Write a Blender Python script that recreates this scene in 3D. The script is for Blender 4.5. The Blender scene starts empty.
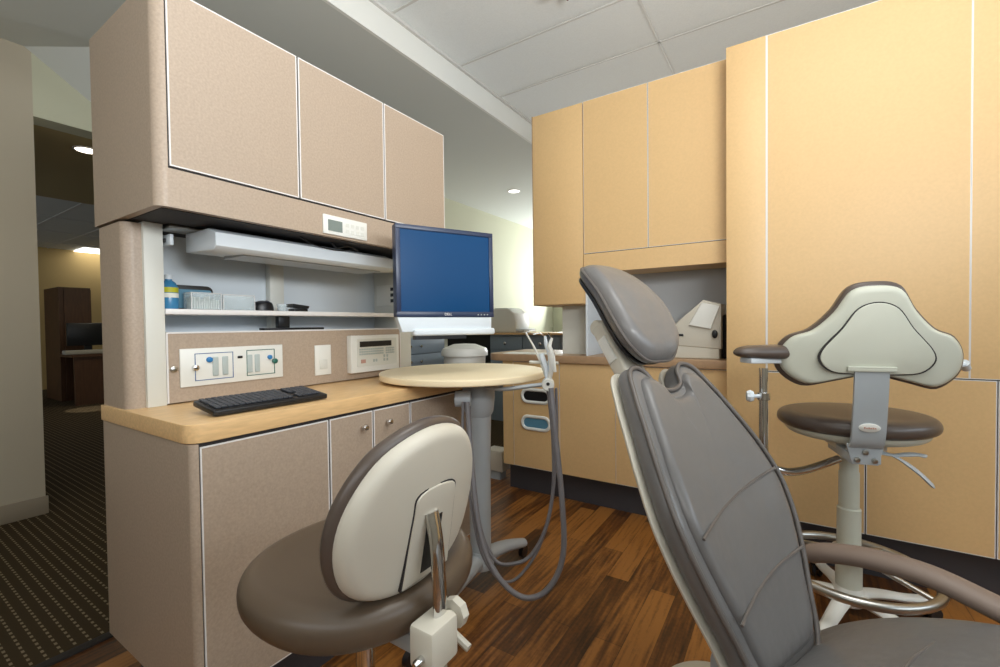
import bpy, bmesh, math, random
from mathutils import Vector, Matrix
PI = math.pi
S = bpy.context.scene
COL = S.collection

# ------------------------------------------------------------ camera, light, exposure
FPX, CAMH = 445.2, 1.10
YAW, PITCH, ROLL = math.radians(32.94), math.radians(-1.15), math.radians(-0.69)
cam_data = bpy.data.cameras.new('camera')
cam_data.sensor_width = 36.0
cam_data.lens = FPX / 1000.0 * 36.0
cam_data.clip_start = 0.02
cam = bpy.data.objects.new('camera', cam_data)
COL.objects.link(cam)
CROT = Matrix.Rotation(YAW, 3, 'Z') @ Matrix.Rotation(PI/2 + PITCH, 3, 'X') @ Matrix.Rotation(ROLL, 3, 'Z')
cam.matrix_world = Matrix.Translation((0, 0, CAMH)) @ CROT.to_4x4()
S.camera = cam
S.view_settings.view_transform = 'Standard'
S.view_settings.look = 'None'
S.view_settings.gamma = 1.0
S.view_settings.use_curve_mapping = False
S.view_settings.exposure = 0.20

world = bpy.data.worlds.new('daylight')
S.world = world
world.use_nodes = True
bg = world.node_tree.nodes['Background']
bg.inputs[0].default_value = (0.86, 0.93, 1.0, 1)
bg.inputs[1].default_value = 0.38

def area(name, loc, direction, sx, sy, power, color=(1, 1, 1)):
    l = bpy.data.lights.new(name, 'AREA')
    l.shape = 'RECTANGLE'; l.size = sx; l.size_y = sy; l.energy = power; l.color = color
    o = bpy.data.objects.new(name, l); COL.objects.link(o)
    o.location = loc
    o.rotation_euler = Vector(direction).to_track_quat('-Z', 'Y').to_euler()
    return o
area('window_daylight', (3.15, 1.0, 2.05), (-1, 0, 0.05), 3.4, 0.9, 30, (0.78, 0.90, 1.0))
area('far_window_daylight', (-2.4, 7.5, 1.75), (0, -1, 0.30), 2.2, 1.4, 88, (0.95, 0.99, 1.0))
area('ceiling_troffer_light', (0.35, 1.0, 2.90), (0, 0, -1), 1.2, 0.6, 11, (1.0, 0.97, 0.92))
area('added_uplight', (0.8, 0.3, 1.70), (-0.75, 0.35, 1.1), 1.2, 0.5, 49, (0.98, 1.0, 1.0))  # added uplight without any fixture, brightens the ceiling
area('rear_fill_light', (0.2, -1.15, 1.80), (0, 1, 0.2), 3.0, 1.0, 21, (0.92, 0.96, 1.0))  # added fill from behind the camera; the wall there has no window
area('hall_ceiling_light', (-7.5, 2.6, 2.25), (0, 0, -1), 1.2, 0.6, 8, (1.0, 0.88, 0.66))

def ray(x, y):
    return CROT @ Vector(((x-500)/FPX, -(y-333.5)/FPX, -1))
CAMP = Vector((0, 0, CAMH))
def at(x, y, d): return CAMP + ray(x, y)*d
def onz(x, y, z): q = ray(x, y); return CAMP + q*((z-CAMH)/q.z)
def onx(x, y, X): q = ray(x, y); return CAMP + q*(X/q.x)
def ony(x, y, Y): q = ray(x, y); return CAMP + q*(Y/q.y)

# ------------------------------------------------------------ materials
def mat(name, color, rough=0.5, metal=0.0, noise=None, bump=None, **kw):
    m = bpy.data.materials.new(name); m.use_nodes = True
    nt = m.node_tree; b = nt.nodes['Principled BSDF']
    def lin(c): return tuple(((v/255)/12.92 if v/255 <= 0.04045 else ((v/255+0.055)/1.055)**2.4) for v in c)
    c = lin(color)
    b.inputs['Base Color'].default_value = (*c, 1)
    b.inputs['Roughness'].default_value = rough
    b.inputs['Metallic'].default_value = metal
    for k, v in kw.items(): b.inputs[k.replace('_', ' ')].default_value = v
    if noise:
        scale, amt, stretch = noise
        tc = nt.nodes.new('ShaderNodeTexCoord'); mp = nt.nodes.new('ShaderNodeMapping')
        mp.inputs['Scale'].default_value = stretch
        nz = nt.nodes.new('ShaderNodeTexNoise'); nz.inputs['Scale'].default_value = scale; nz.inputs['Detail'].default_value = 4
        cr = nt.nodes.new('ShaderNodeValToRGB')
        cr.color_ramp.elements[0].position = 0.3; cr.color_ramp.elements[1].position = 0.7
        cr.color_ramp.elements[0].color = (*[max(0, v*(1-amt)) for v in c], 1)
        cr.color_ramp.elements[1].color = (*[min(1, v*(1+amt)) for v in c], 1)
        nt.links.new(tc.outputs['Object'], mp.inputs[0]); nt.links.new(mp.outputs[0], nz.inputs['Vector'])
        nt.links.new(nz.outputs[0], cr.inputs[0]); nt.links.new(cr.outputs[0], b.inputs['Base Color'])
    if bump:
        scale, st = bump
        tc = nt.nodes.new('ShaderNodeTexCoord')
        nz = nt.nodes.new('ShaderNodeTexNoise'); nz.inputs['Scale'].default_value = scale; nz.inputs['Detail'].default_value = 3
        bp = nt.nodes.new('ShaderNodeBump'); bp.inputs['Strength'].default_value = st; bp.inputs['Distance'].default_value = 0.01
        nt.links.new(tc.outputs['Object'], nz.inputs['Vector'])
        nt.links.new(nz.outputs[0], bp.inputs['Height']); nt.links.new(bp.outputs[0], b.inputs['Normal'])
    return m
M = {}
M['beige'] = mat('beige_speckled_laminate', (171, 153, 135), 0.42, noise=(160, 0.09, (1, 1, 1)))
M['maple'] = mat('maple_worktop_laminate', (222, 184, 132), 0.38, noise=(14, 0.10, (9, 1, 9)))
M['peach'] = mat('honey_maple_laminate', (218, 182, 130), 0.45, noise=(90, 0.03, (1, 1, 1)))
M['table'] = mat('pale_maple_table', (242, 224, 188), 0.35)
M['slab'] = mat('brown_edge_worktop', (170, 138, 106), 0.4, noise=(40, 0.06, (1, 1, 1)))
M['edge'] = mat('white_edge_banding', (225, 222, 220), 0.35)
M['white'] = mat('white_plastic', (226, 226, 220), 0.35)
M['offwhite'] = mat('warm_grey_plastic', (205, 200, 186), 0.4)
M['cream'] = mat('cream_shell_plastic', (200, 194, 180), 0.38)
M['sage'] = mat('pale_sage_plastic', (200, 202, 188), 0.4)
M['grey'] = mat('painted_grey_metal', (168, 174, 178), 0.38)
M['ltgrey'] = mat('light_grey_panel', (214, 222, 228), 0.5)
M['post'] = mat('pale_grey_post', (214, 214, 206), 0.45)
M['blueg'] = mat('blue_grey_drawer', (132, 146, 158), 0.45)
M['toe'] = mat('charcoal_toe_kick', (62, 60, 64), 0.6)
M['dark'] = mat('black_plastic', (22, 23, 26), 0.35)
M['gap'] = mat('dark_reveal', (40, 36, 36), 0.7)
M['chrome'] = mat('chrome', (215, 215, 215), 0.08, 1.0)
M['steel'] = mat('brushed_steel', (180, 178, 172), 0.28, 1.0)
M['vinyl'] = mat('taupe_vinyl', (110, 108, 107), 0.29, noise=(3, 0.05, (1, 1, 1)), bump=(9, 0.5))
M['vinyldk'] = mat('dark_brown_vinyl', (84, 73, 66), 0.3)
M['vinylseat'] = mat('brown_stool_vinyl', (90, 76, 62), 0.36)
M['arm'] = mat('taupe_armrest_foam', (125, 108, 97), 0.5)
M['trimpipe'] = mat('vinyl_piping', (98, 92, 88), 0.38)
M['wallw'] = mat('pale_olive_wall_paint', (196, 196, 172), 0.8)
M['walln'] = mat('grey_wall_paint', (176, 172, 158), 0.8)
M['yellow'] = mat('ochre_wall_paint', (205, 175, 115), 0.8)
M['gyp'] = mat('white_ceiling_paint', (214, 217, 212), 0.85)
M['soffit'] = mat('soffit_paint', (240, 241, 236), 0.8)
M['tile'] = mat('ceiling_tile', (240, 244, 244), 0.9, noise=(120, 0.03, (1, 1, 1)))
M['tbar'] = mat('ceiling_grid_metal', (214, 214, 210), 0.6)
M['base'] = mat('taupe_rubber_baseboard', (150, 138, 120), 0.6)
M['dwood'] = mat('dark_walnut', (86, 56, 32), 0.5, noise=(6, 0.2, (1, 8, 1)))
M['screen'] = mat('monitor_glass', (17, 64, 108), 0.30, Specular_IOR_Level=0.12)
M['bezel'] = mat('navy_bezel', (38, 50, 78), 0.35)
M['blue'] = mat('blue_knob', (40, 120, 180), 0.35)
M['green'] = mat('green_knob', (20, 92, 80), 0.35)
M['ink'] = mat('printed_blue_line', (70, 100, 150), 0.5)
M['lcd'] = mat('lcd_display', (120, 132, 128), 0.3)
M['keys'] = mat('grey_key', (64, 66, 72), 0.5)
M['btn'] = mat('grey_button', (176, 186, 184), 0.5)
M['hose'] = mat('grey_hose', (120, 118, 122), 0.45)
M['yellowl'] = mat('yellow_label', (190, 190, 40), 0.5)
M['liquid'] = mat('blue_bottle', (60, 130, 175), 0.25)
M['bluesh'] = mat('blue_box_inside', (90, 140, 165), 0.5)
M['pink'] = mat('dusty_pink_paper', (190, 150, 135), 0.7)
M['paper'] = mat('paper', (235, 235, 225), 0.7)
M['rubber'] = mat('dark_carpet_strip', (38, 32, 28), 0.8)

def emis(name, color, strength):
    m = bpy.data.materials.new(name); m.use_nodes = True
    nt = m.node_tree; nt.nodes.remove(nt.nodes['Principled BSDF'])
    e = nt.nodes.new('ShaderNodeEmission'); e.inputs[0].default_value = (*color, 1); e.inputs[1].default_value = strength
    nt.links.new(e.outputs[0], nt.nodes['Material Output'].inputs[0]); return m
M['lamp'] = emis('lit_lamp', (1.0, 0.9, 0.72), 5)
M['lampw'] = emis('lit_white_lamp', (1.0, 0.98, 0.92), 3)
M['sky'] = emis('bright_daylight', (0.95, 1.0, 0.98), 1.5)

def glass(name, color, alpha):
    m = bpy.data.materials.new(name); m.use_nodes = True
    nt = m.node_tree; b = nt.nodes['Principled BSDF']
    b.inputs['Base Color'].default_value = (*color, 1); b.inputs['Roughness'].default_value = 0.08
    t = nt.nodes.new('ShaderNodeBsdfTransparent'); mx = nt.nodes.new('ShaderNodeMixShader'); mx.inputs[0].default_value = alpha
    nt.links.new(t.outputs[0], mx.inputs[1]); nt.links.new(b.outputs[0], mx.inputs[2])
    nt.links.new(mx.outputs[0], nt.nodes['Material Output'].inputs[0]); return m
M['acrylic'] = glass('clear_acrylic', (0.75, 0.85, 0.88), 0.28)

def floor_mat():
    m = bpy.data.materials.new('dark_bamboo_planks'); m.use_nodes = True
    nt = m.node_tree; N = nt.nodes; L = nt.links; b = N['Principled BSDF']
    tc = N.new('ShaderNodeTexCoord'); mp = N.new('ShaderNodeMapping'); mp.inputs['Rotation'].default_value = (0, 0, PI/2)
    L.new(tc.outputs['Object'], mp.inputs[0])
    br = N.new('ShaderNodeTexBrick'); br.inputs['Scale'].default_value = 1.0
    br.inputs['Brick Width'].default_value = 0.62; br.inputs['Row Height'].default_value = 0.095
    br.inputs['Mortar Size'].default_value = 0.0012; br.inputs['Mortar Smooth'].default_value = 0.3
    br.offset = 0.37; br.inputs['Bias'].default_value = 0
    br.inputs['Color1'].default_value = (0, 0, 0, 1); br.inputs['Color2'].default_value = (1, 1, 1, 1)
    br.inputs['Mortar'].default_value = (0.0, 0.0, 0.0, 1)
    L.new(mp.outputs[0], br.inputs['Vector'])
    mp2 = N.new('ShaderNodeMapping'); mp2.inputs['Scale'].default_value = (48, 3.0, 1); L.new(tc.outputs['Object'], mp2.inputs[0])
    nz = N.new('ShaderNodeTexNoise'); nz.inputs['Scale'].default_value = 1.3; nz.inputs['Detail'].default_value = 4; L.new(mp2.outputs[0], nz.inputs['Vector'])
    nz2 = N.new('ShaderNodeTexNoise'); nz2.inputs['Scale'].default_value = 70; L.new(tc.outputs['Object'], nz2.inputs['Vector'])
    a = N.new('ShaderNodeMath'); a.operation = 'MULTIPLY_ADD'; L.new(br.outputs[0], a.inputs[0]); a.inputs[1].default_value = 0.42
    L.new(nz.outputs[0], a.inputs[2])
    a2 = N.new('ShaderNodeMath'); a2.operation = 'MULTIPLY_ADD'; L.new(nz2.outputs[0], a2.inputs[0]); a2.inputs[1].default_value = 0.22; L.new(a.outputs[0], a2.inputs[2])
    cr = N.new('ShaderNodeValToRGB'); L.new(a2.outputs[0], cr.inputs[0])
    e = cr.color_ramp.elements
    e[0].position = 0.50; e[0].color = (0.026, 0.009, 0.003, 1)
    e[1].position = 1.08 if False else 1.0; e[1].color = (0.33, 0.135, 0.030, 1)
    k = cr.color_ramp.elements.new(0.74); k.color = (0.125, 0.044, 0.010, 1)
    L.new(cr.outputs[0], b.inputs['Base Color']); b.inputs['Roughness'].default_value = 0.36
    return m
M['floor'] = floor_mat()

def carpet_mat():
    m = bpy.data.materials.new('dashed_brown_carpet'); m.use_nodes = True
    nt = m.node_tree; N = nt.nodes; L = nt.links; b = N['Principled BSDF']
    tc = N.new('ShaderNodeTexCoord'); mp = N.new('ShaderNodeMapping'); mp.inputs['Rotation'].default_value = (0, 0, 0)
    L.new(tc.outputs['Object'], mp.inputs[0])
    sep = N.new('ShaderNodeSeparateXYZ'); L.new(mp.outputs[0], sep.inputs[0])
    def mth(op, a, b_=None):
        n = N.new('ShaderNodeMath'); n.operation = op
        for k, v in enumerate((a, b_)):
            if v is None: continue
            if isinstance(v, (int, float)): n.inputs[k].default_value = v
            else: L.new(v, n.inputs[k])
        return n.outputs[0]
    ry = mth('DIVIDE', sep.outputs[1], 0.036); row = mth('LESS_THAN', mth('FRACT', ry), 0.22)
    sh = mth('MULTIPLY', mth('FLOOR', ry), 0.37)
    dash = mth('LESS_THAN', mth('FRACT', mth('ADD', mth('DIVIDE', sep.outputs[0], 0.034), sh)), 0.5)
    msk = mth('MULTIPLY', row, dash)
    mx = N.new('ShaderNodeMixRGB'); L.new(msk, mx.inputs[0]); mx.inputs[1].default_value = (0.052, 0.036, 0.019, 1); mx.inputs[2].default_value = (0.24, 0.185, 0.115, 1)
    L.new(mx.outputs[0], b.inputs['Base Color']); b.inputs['Roughness'].default_value = 0.95
    b.inputs['Specular IOR Level'].default_value = 0.1
    return m
M['carpet'] = carpet_mat()

# ------------------------------------------------------------ helpers
def smooth(me, ang=40):
    for p in me.polygons: p.use_smooth = True
    me.set_sharp_from_angle(angle=math.radians(ang))

def tag(o, label=None, cat=None, group=None, kind=None):
    if label: o['label'] = label
    if cat: o['category'] = cat
    if group: o['group'] = group
    if kind: o['kind'] = kind
    return o

def wloc(o):
    v = Vector((0, 0, 0))
    while o is not None:
        v += o.location; o = o.parent
    return v

def obj(name, bm, m, parent=None, world=True, ang=40):
    """link a bmesh as one object; with a parent and world=True the mesh was drawn in world space"""
    if parent is not None and world:
        bmesh.ops.translate(bm, verts=bm.verts, vec=-wloc(parent))
    bmesh.ops.recalc_face_normals(bm, faces=bm.faces)
    me = bpy.data.meshes.new(name); bm.to_mesh(me); bm.free()
    me.materials.append(M[m] if isinstance(m, str) else m)
    smooth(me, ang)
    o = bpy.data.objects.new(name, me); COL.objects.link(o)
    if parent is not None: o.parent = parent
    return o

def empty(name, loc, label, cat, group=None, rz=0):
    o = bpy.data.objects.new(name, None); COL.objects.link(o)
    o.empty_display_size = 0.05
    o.location = loc; o.rotation_euler = (0, 0, rz)
    return tag(o, label, cat, group)

def single(name, bm, m, label, cat, group=None, ang=40):
    """a thing that is one mesh: origin put at its base centre"""
    xs = [v.co.x for v in bm.verts]; ys = [v.co.y for v in bm.verts]; zs = [v.co.z for v in bm.verts]
    c = Vector(((min(xs)+max(xs))/2, (min(ys)+max(ys))/2, min(zs)))
    bmesh.ops.translate(bm, verts=bm.verts, vec=-c)
    o = obj(name, bm, m, None, ang=ang); o.location = c
    return tag(o, label, cat, group)

def struct(name, bm, m):
    o = obj(name, bm, m); o['kind'] = 'structure'; return o

def merge(bm, tmp, mx=None):
    if mx is not None: bmesh.ops.transform(tmp, matrix=mx, verts=tmp.verts)
    me = bpy.data.meshes.new('tmp'); tmp.to_mesh(me); tmp.free()
    bm.from_mesh(me); bpy.data.meshes.remove(me)

def box(bm, x0, x1, y0, y1, z0, z1, bev=0.0, mx=None, seg=2):
    t = bmesh.new(); bmesh.ops.create_cube(t, size=1)
    for v in t.verts:
        v.co = Vector((x0 if v.co.x < 0 else x1, y0 if v.co.y < 0 else y1, z0 if v.co.z < 0 else z1))
    if bev > 0: bmesh.ops.bevel(t, geom=t.edges[:], offset=bev, segments=seg, profile=0.5, affect='EDGES')
    merge(bm, t, mx); return bm
def B(*a, **k):
    bm = bmesh.new(); return box(bm, *a, **k)

def prism(bm, outline, z0, z1, mx=None, bev=0.0):
    """extrude a 2-D outline from z0 to z1"""
    t = bmesh.new()
    lo = [t.verts.new((x, y, z0)) for x, y in outline]; hi = [t.verts.new((x, y, z1)) for x, y in outline]
    n = len(outline)
    for i in range(n): t.faces.new((lo[i], lo[(i+1) % n], hi[(i+1) % n], hi[i]))
    f1 = t.faces.new(hi); f0 = t.faces.new(lo[::-1])
    bmesh.ops.recalc_face_normals(t, faces=t.faces)
    if bev > 0:
        ed = list(f1.edges) + list(f0.edges)
        bmesh.ops.bevel(t, geom=ed, offset=bev, segments=3, profile=0.5, affect='EDGES')
    merge(bm, t, mx); return bm

def rrect(x0, x1, y0, y1, r, n=6):
    rs = r if isinstance(r, (tuple, list)) else (r,)*4      # corners: x0y0, x1y0, x1y1, x0y1
    out = []
    for (cx, cy, a0), rr in zip(((x0, y0, PI), (x1, y0, 1.5*PI), (x1, y1, 0), (x0, y1, PI/2)), rs):
        sx = 1 if cx == x0 else -1; sy = 1 if cy == y0 else -1
        if rr <= 0: out.append((cx, cy)); continue
        for i in range(n+1):
            a = a0 + i/n*PI/2
            out.append((cx+sx*rr+rr*math.cos(a), cy+sy*rr+rr*math.sin(a)))
    return out

def catmull(pts, n=8, closed=True):
    P = [Vector(p) for p in pts]; out = []; m = len(P)
    rng = range(m) if closed else range(m-1)
    for i in rng:
        g = (lambda k: P[k % m]) if closed else (lambda k: P[max(0, min(m-1, k))])
        p0, p1, p2, p3 = g(i-1), g(i), g(i+1), g(i+2)
        for j in range(n):
            t = j/n
            out.append(0.5*((2*p1)+(p2-p0)*t+(2*p0-5*p1+4*p2-p3)*t*t+(3*p1-p0-3*p2+p3)*t**3))
    if not closed: out.append(P[-1])
    return out

def tube(bm, pts, r, n=10, closed=False, flat=None):
    """sweep a circle (or an ellipse when flat=(a,b), first axis horizontal) along points"""
    P = [Vector(p) for p in pts]; m = len(P); rings = []
    up = None
    for i in range(m):
        if closed: d = (P[(i+1) % m]-P[i-1]).normalized()
        else: d = (P[min(i+1, m-1)]-P[max(i-1, 0)]).normalized()
        if up is None:
            a = Vector((0, 0, 1)) if abs(d.z) < 0.9 else Vector((1, 0, 0))
            side = d.cross(a).normalized(); up = side.cross(d).normalized()
        else:
            side = d.cross(up).normalized(); up = side.cross(d).normalized()
        rr = r[i] if isinstance(r, (list, tuple)) else r
        ra, rb = (rr, rr) if flat is None else (rr*flat[0], rr*flat[1])
        rings.append([bm.verts.new(P[i]+side*ra*math.cos(2*PI*k/n)+up*rb*math.sin(2*PI*k/n)) for k in range(n)])
    for i in range(m if closed else m-1):
        a, b = rings[i], rings[(i+1) % m]
        for k in range(n): bm.faces.new((a[k], a[(k+1) % n], b[(k+1) % n], b[k]))
    if not closed:
        bm.faces.new(rings[0][::-1]); bm.faces.new(rings[-1])
    return bm

def lathe(bm, prof, mx=None, n=32):
    t = bmesh.new(); rings = []
    for r, z in prof:
        if r < 1e-6: rings.append([t.verts.new((0, 0, z))])
        else: rings.append([t.verts.new((r*math.cos(2*PI*k/n), r*math.sin(2*PI*k/n), z)) for k in range(n)])
    for a, b in zip(rings, rings[1:]):
        if len(a) == 1 and len(b) == 1: continue
        for k in range(n):
            k2 = (k+1) % n
            if len(a) == 1: t.faces.new((a[0], b[k2], b[k]))
            elif len(b) == 1: t.faces.new((a[k], a[k2], b[0]))
            else: t.faces.new((a[k], a[k2], b[k2], b[k]))
    for rg, s in ((rings[0], -1), (rings[-1], 1)):
        if len(rg) > 1: t.faces.new(rg)
    merge(bm, t, mx); return bm

def T(x, y, z): return Matrix.Translation((x, y, z))
def frame(o, u, v, w=None):
    """matrix whose local x,y,z are the directions u,v,(u x v) with origin o"""
    u = Vector(u).normalized(); v = Vector(v).normalized(); w = u.cross(v).normalized() if w is None else Vector(w).normalized()
    v = w.cross(u)
    return Matrix(((u.x, v.x, w.x, o[0]), (u.y, v.y, w.y, o[1]), (u.z, v.z, w.z, o[2]), (0, 0, 0, 1)))

def pillow(bm, outline, zf, zb, bend=None, mx=None, e=2.4, rings=7, inset=0.09, dome=0.0):
    """soft cushion: outline (2-D, star-shaped about its centroid) at z=0, rounding to z=zf in front and z=-zb behind"""
    t = bmesh.new(); n = len(outline)
    cx = sum(p[0] for p in outline)/n; cy = sum(p[1] for p in outline)/n
    R = sum(math.hypot(p[0]-cx, p[1]-cy) for p in outline)/n
    prof = []
    K = rings
    for k in range(K+1):                                   # edge rounding: quarter superellipse
        a = k/K*PI/2
        prof.append((1-inset*(1-math.cos(a)**(2/e)) if k < K else 1-inset, math.sin(a)**(2/e)))
    inner = [(1-inset)*q for q in (0.85, 0.65, 0.42, 0.2)]
    def ring(s, z): return [t.verts.new((cx+(x-cx)*s, cy+(y-cy)*s, z)) for x, y in outline]
    def side(sgn, h, dm):
        rr = []
        for s, q in prof[1:]: rr.append(ring(s, sgn*h*q))
        for s in inner: rr.append(ring(s, sgn*(h+dm*(1-(s/(1-inset))**2))))
        c = t.verts.new((cx, cy, sgn*(h+dm)))
        return rr, c
    mid = ring(1.0, 0.0)
    for sgn, h, dm in ((1, zf, dome), (-1, zb, 0)):
        rr, c = side(sgn, h, dm)
        prev = mid
        for r_ in rr:
            for k in range(n): t.faces.new((prev[k], prev[(k+1) % n], r_[(k+1) % n], r_[k]))
            prev = r_
        for k in range(n): t.faces.new((prev[k], prev[(k+1) % n], c))
    if bend:
        for v in t.verts: v.co = Vector(bend(v.co))
    merge(bm, t, mx); return bm

def text(name, s, size, mx, m, parent, depth=0.0006):
    cu = bpy.data.curves.new(name, 'FONT'); cu.body = s; cu.size = size; cu.align_x = 'CENTER'; cu.align_y = 'CENTER'; cu.extrude = depth
    to = bpy.data.objects.new(name, cu); COL.objects.link(to)
    dg = bpy.context.evaluated_depsgraph_get()
    me = bpy.data.meshes.new_from_object(to.evaluated_get(dg))
    bpy.data.objects.remove(to)
    bm = bmesh.new(); bm.from_mesh(me); bpy.data.meshes.remove(me)
    bmesh.ops.transform(bm, matrix=mx, verts=bm.verts)
    return obj(name, bm, m, parent)

# ------------------------------------------------------------ the room
XE = -1.96            # edge of the lower plaster ceiling
struct('floor', B(-2.03, 3.2, -1.2, 9.0, -0.05, 0.0), 'floor')
struct('floor_carpet', B(-13.0, -2.055, -1.2, 9.0, -0.05, 0.004), 'carpet')
struct('trim_1', B(-2.06, -2.025, -1.2, 9.0, -0.04, 0.010, bev=0.004), 'rubber')
struct('ceiling', B(XE-0.0, 3.2, -1.2, 9.0, 2.93, 2.98), 'tile')
grid = bmesh.new()
for y in (-0.63, -0.02, 0.6, 1.24, 1.885, 2.53, 3.045, 3.65, 4.3, 5.0, 5.7, 6.4, 7.1): box(grid, XE, 3.2, y-0.008, y+0.008, 2.926, 2.9305)
for x in (-0.71, 0.51, 1.73, 2.95): box(grid, x-0.008, x+0.008, -1.2, 9.0, 2.926, 2.9305)
box(grid, XE, XE+0.02, -1.2, 9.0, 2.91, 2.9305)
struct('trim_2', grid, 'tbar')
struct('ceiling_soffit', B(XE-0.02, XE, -1.2, 9.0, 2.75, 2.98), 'soffit')
struct('ceiling_plaster', B(-3.9, XE-0.02, -1.2, 9.0, 2.75, 2.80), 'gyp')
XW = -3.73
struct('wall_left', B(XW-0.15, XW, -1.2, 0.735, 0, 2.75), mat('warm_grey_wall_paint', (186, 176, 156), 0.85))
wl = bmesh.new()
box(wl, XW-0.15, XW, 0.735, 3.1, 2.36, 2.75)
box(wl, XW-0.15, XW, 3.1, 9.0, 0, 2.75)
struct('wall_left_far', wl, 'wallw')
struct('baseboard_left', B(XW, XW+0.012, -1.2, 0.745, 0.004, 0.11, bev=0.003), 'base')
tri = bmesh.new()                                        # small sloping soffit above the opening
a_, b_, c_ = Vector((XW, 0.70, 2.755)), Vector((XW, 1.25, 2.37)), Vector((-3.3, 1.0, 2.755))
vs = [tri.verts.new(p) for p in (a_, b_, c_, a_+Vector((0, 0.3, 0.02)), b_+Vector((0, 0.7, 0.0)), c_+Vector((0, 0.3, 0.02)))]
for f in ((0, 1, 2), (3, 5, 4), (0, 3, 4, 1), (1, 4, 5, 2), (2, 5, 3, 0)): tri.faces.new([vs[i] for i in f])
struct('ceiling_slope', tri, 'gyp')
# hall beyond the opening
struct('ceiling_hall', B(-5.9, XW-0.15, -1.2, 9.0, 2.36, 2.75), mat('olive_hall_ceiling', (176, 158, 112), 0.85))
struct('ceiling_office', B(-13.0, -5.9, -1.2, 9.0, 2.62, 2.7), 'gyp')
og = bmesh.new()
for x in (-7.1, -8.3, -9.5, -10.7, -11.9): box(og, x-0.012, x+0.012, -1.2, 9.0, 2.613, 2.62)
for y in (0.6, 1.2, 1.8, 2.4, 3.0, 3.6, 4.2): box(og, -13, -5.9, y-0.012, y+0.012, 2.613, 2.62)
struct('trim_3', og, 'tbar')
struct('wall_office', B(-11.6, -11.5, -1.2, 9.0, 0, 2.62), 'yellow')
struct('wall_hall', B(-5.0, -4.9, -1.2, 0.35, 0, 2.36), 'walln')
# far wall and its bright window
wb = bmesh.new()
box(wb, -3.73, -3.45, 7.6, 7.75, 0, 2.75); box(wb, -3.45, -1.2, 7.6, 7.75, 0, 1.0); box(wb, -3.45, -1.2, 7.6, 7.75, 2.5, 2.93)
box(wb, -1.2, 3.2, 7.6, 7.75, 0, 2.93)
struct('wall_back', wb, 'wallw')
wf = bmesh.new()
for x in (-3.45, -2.7, -1.95, -1.24): box(wf, x, x+0.05, 7.58, 7.66, 1.0, 2.5, bev=0.004)
box(wf, -3.45, -1.2, 7.58, 7.66, 1.0, 1.05); box(wf, -3.45, -1.2, 7.58, 7.66, 2.45, 2.5); box(wf, -3.5, -1.15, 7.5, 7.66, 0.97, 1.0)
struct('window_1', wf, 'edge')
struct('window_2', B(-3.45, -1.2, 7.70, 7.72, 1.0, 2.5), 'sky')
wr = bmesh.new()
box(wr, 3.2, 3.35, -1.2, 9.0, 0, 1.15); box(wr, 3.2, 3.35, -1.2, 9.0, 2.55, 2.93); box(wr, 3.2, 3.35, 2.8, 9.0, 1.15, 2.55); box(wr, 3.2, 3.35, -1.2, -0.8, 1.15, 2.55)
struct('wall_right', wr, 'walln')
struct('wall_front', B(-5.0, 3.2, -1.25, -1.2, 0, 2.93), 'walln')

# ------------------------------------------------------------ left workstation
YN, YF = 0.499, 1.615
YP = 0.480
XF = -1.19
R_ = empty('workstation_base_cabinet', (-1.5, 1.05, 0), 'long beige speckled base cabinet under the maple worktop with keyboard', 'cabinet')
b = bmesh.new(); prism(b, rrect(-1.77, XF, YP, YP+0.018, (0, 0.0178, 0, 0), 8), 0.158, 0.82)
box(b, -1.77, XF-0.022, YP+0.018, YF+0.012, 0.158, 0.82)
obj('body', b, 'beige', R_)
obj('toe_kick', B(-1.745, -1.27, YN+0.05, YF-0.02, 0.0, 0.158), 'toe', R_)
obj('reveal', B(XF-0.022, XF-0.004, YP+0.018, YF, 0.170, 0.8215), 'gap', R_)
def flat_door(x, y0, y1, z0, z1, parent, name='door', m='beige', em='edge', th=0.018, eg=0.0035, axis='x', gap=0.003):
    """a slab door with thin pale edge banding; axis x: front faces +X, axis y: front faces -Y"""
    if axis == 'x':
        d = obj(name, B(x-th, x, y0+gap+eg, y1-gap-eg, z0+gap+eg, z1-gap-eg), m, parent)
        e = bmesh.new()
        for a in ((y0+gap, y0+gap+eg, z0+gap, z1-gap), (y1-gap-eg, y1-gap, z0+gap, z1-gap), (y0+gap+eg, y1-gap-eg, z0+gap, z0+gap+eg), (y0+gap+eg, y1-gap-eg, z1-gap-eg, z1-gap)):
            box(e, x-th, x, *a)
    else:
        d = obj(name, B(y0+gap+eg, y1-gap-eg, x, x+th, z0+gap+eg, z1-gap-eg), m, parent)
        e = bmesh.new()
        for a, c in (((y0+gap, y0+gap+eg), (z0+gap, z1-gap)), ((y1-gap-eg, y1-gap), (z0+gap, z1-gap)), ((y0+gap+eg, y1-gap-eg), (z0+gap, z0+gap+eg)), ((y0+gap+eg, y1-gap-eg), (z1-gap-eg, z1-gap))):
            box(e, a[0], a[1], x, x+th, c[0], c[1])
    obj('edge_band', e, em, d)
    return d
def knob(x, y, z, parent, axis='x', r=0.011):
    b = bmesh.new()
    mx = frame((x, y, z), (0, 1, 0), (0, 0, 1), (1, 0, 0)) if axis == 'x' else frame((x, y, z), (1, 0, 0), (0, 0, 1), (0, -1, 0))
    lathe(b, [(0.004, 0), (0.004, 0.012), (r, 0.016), (r, 0.022), (r*0.7, 0.027), (0, 0.028)], mx, 16)
    obj('knob', b, 'chrome', parent)
for i, (y0, y1) in enumerate(((0.498, 0.860), (0.860, 1.034), (1.034, 1.211), (1.211, 1.60))):
    d = flat_door(XF, y0, y1, 0.165, 0.815, R_)
    if i == 1: knob(XF, 0.985, 0.765, d)
    if i == 2: knob(XF, 1.093, 0.765, d)
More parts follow.
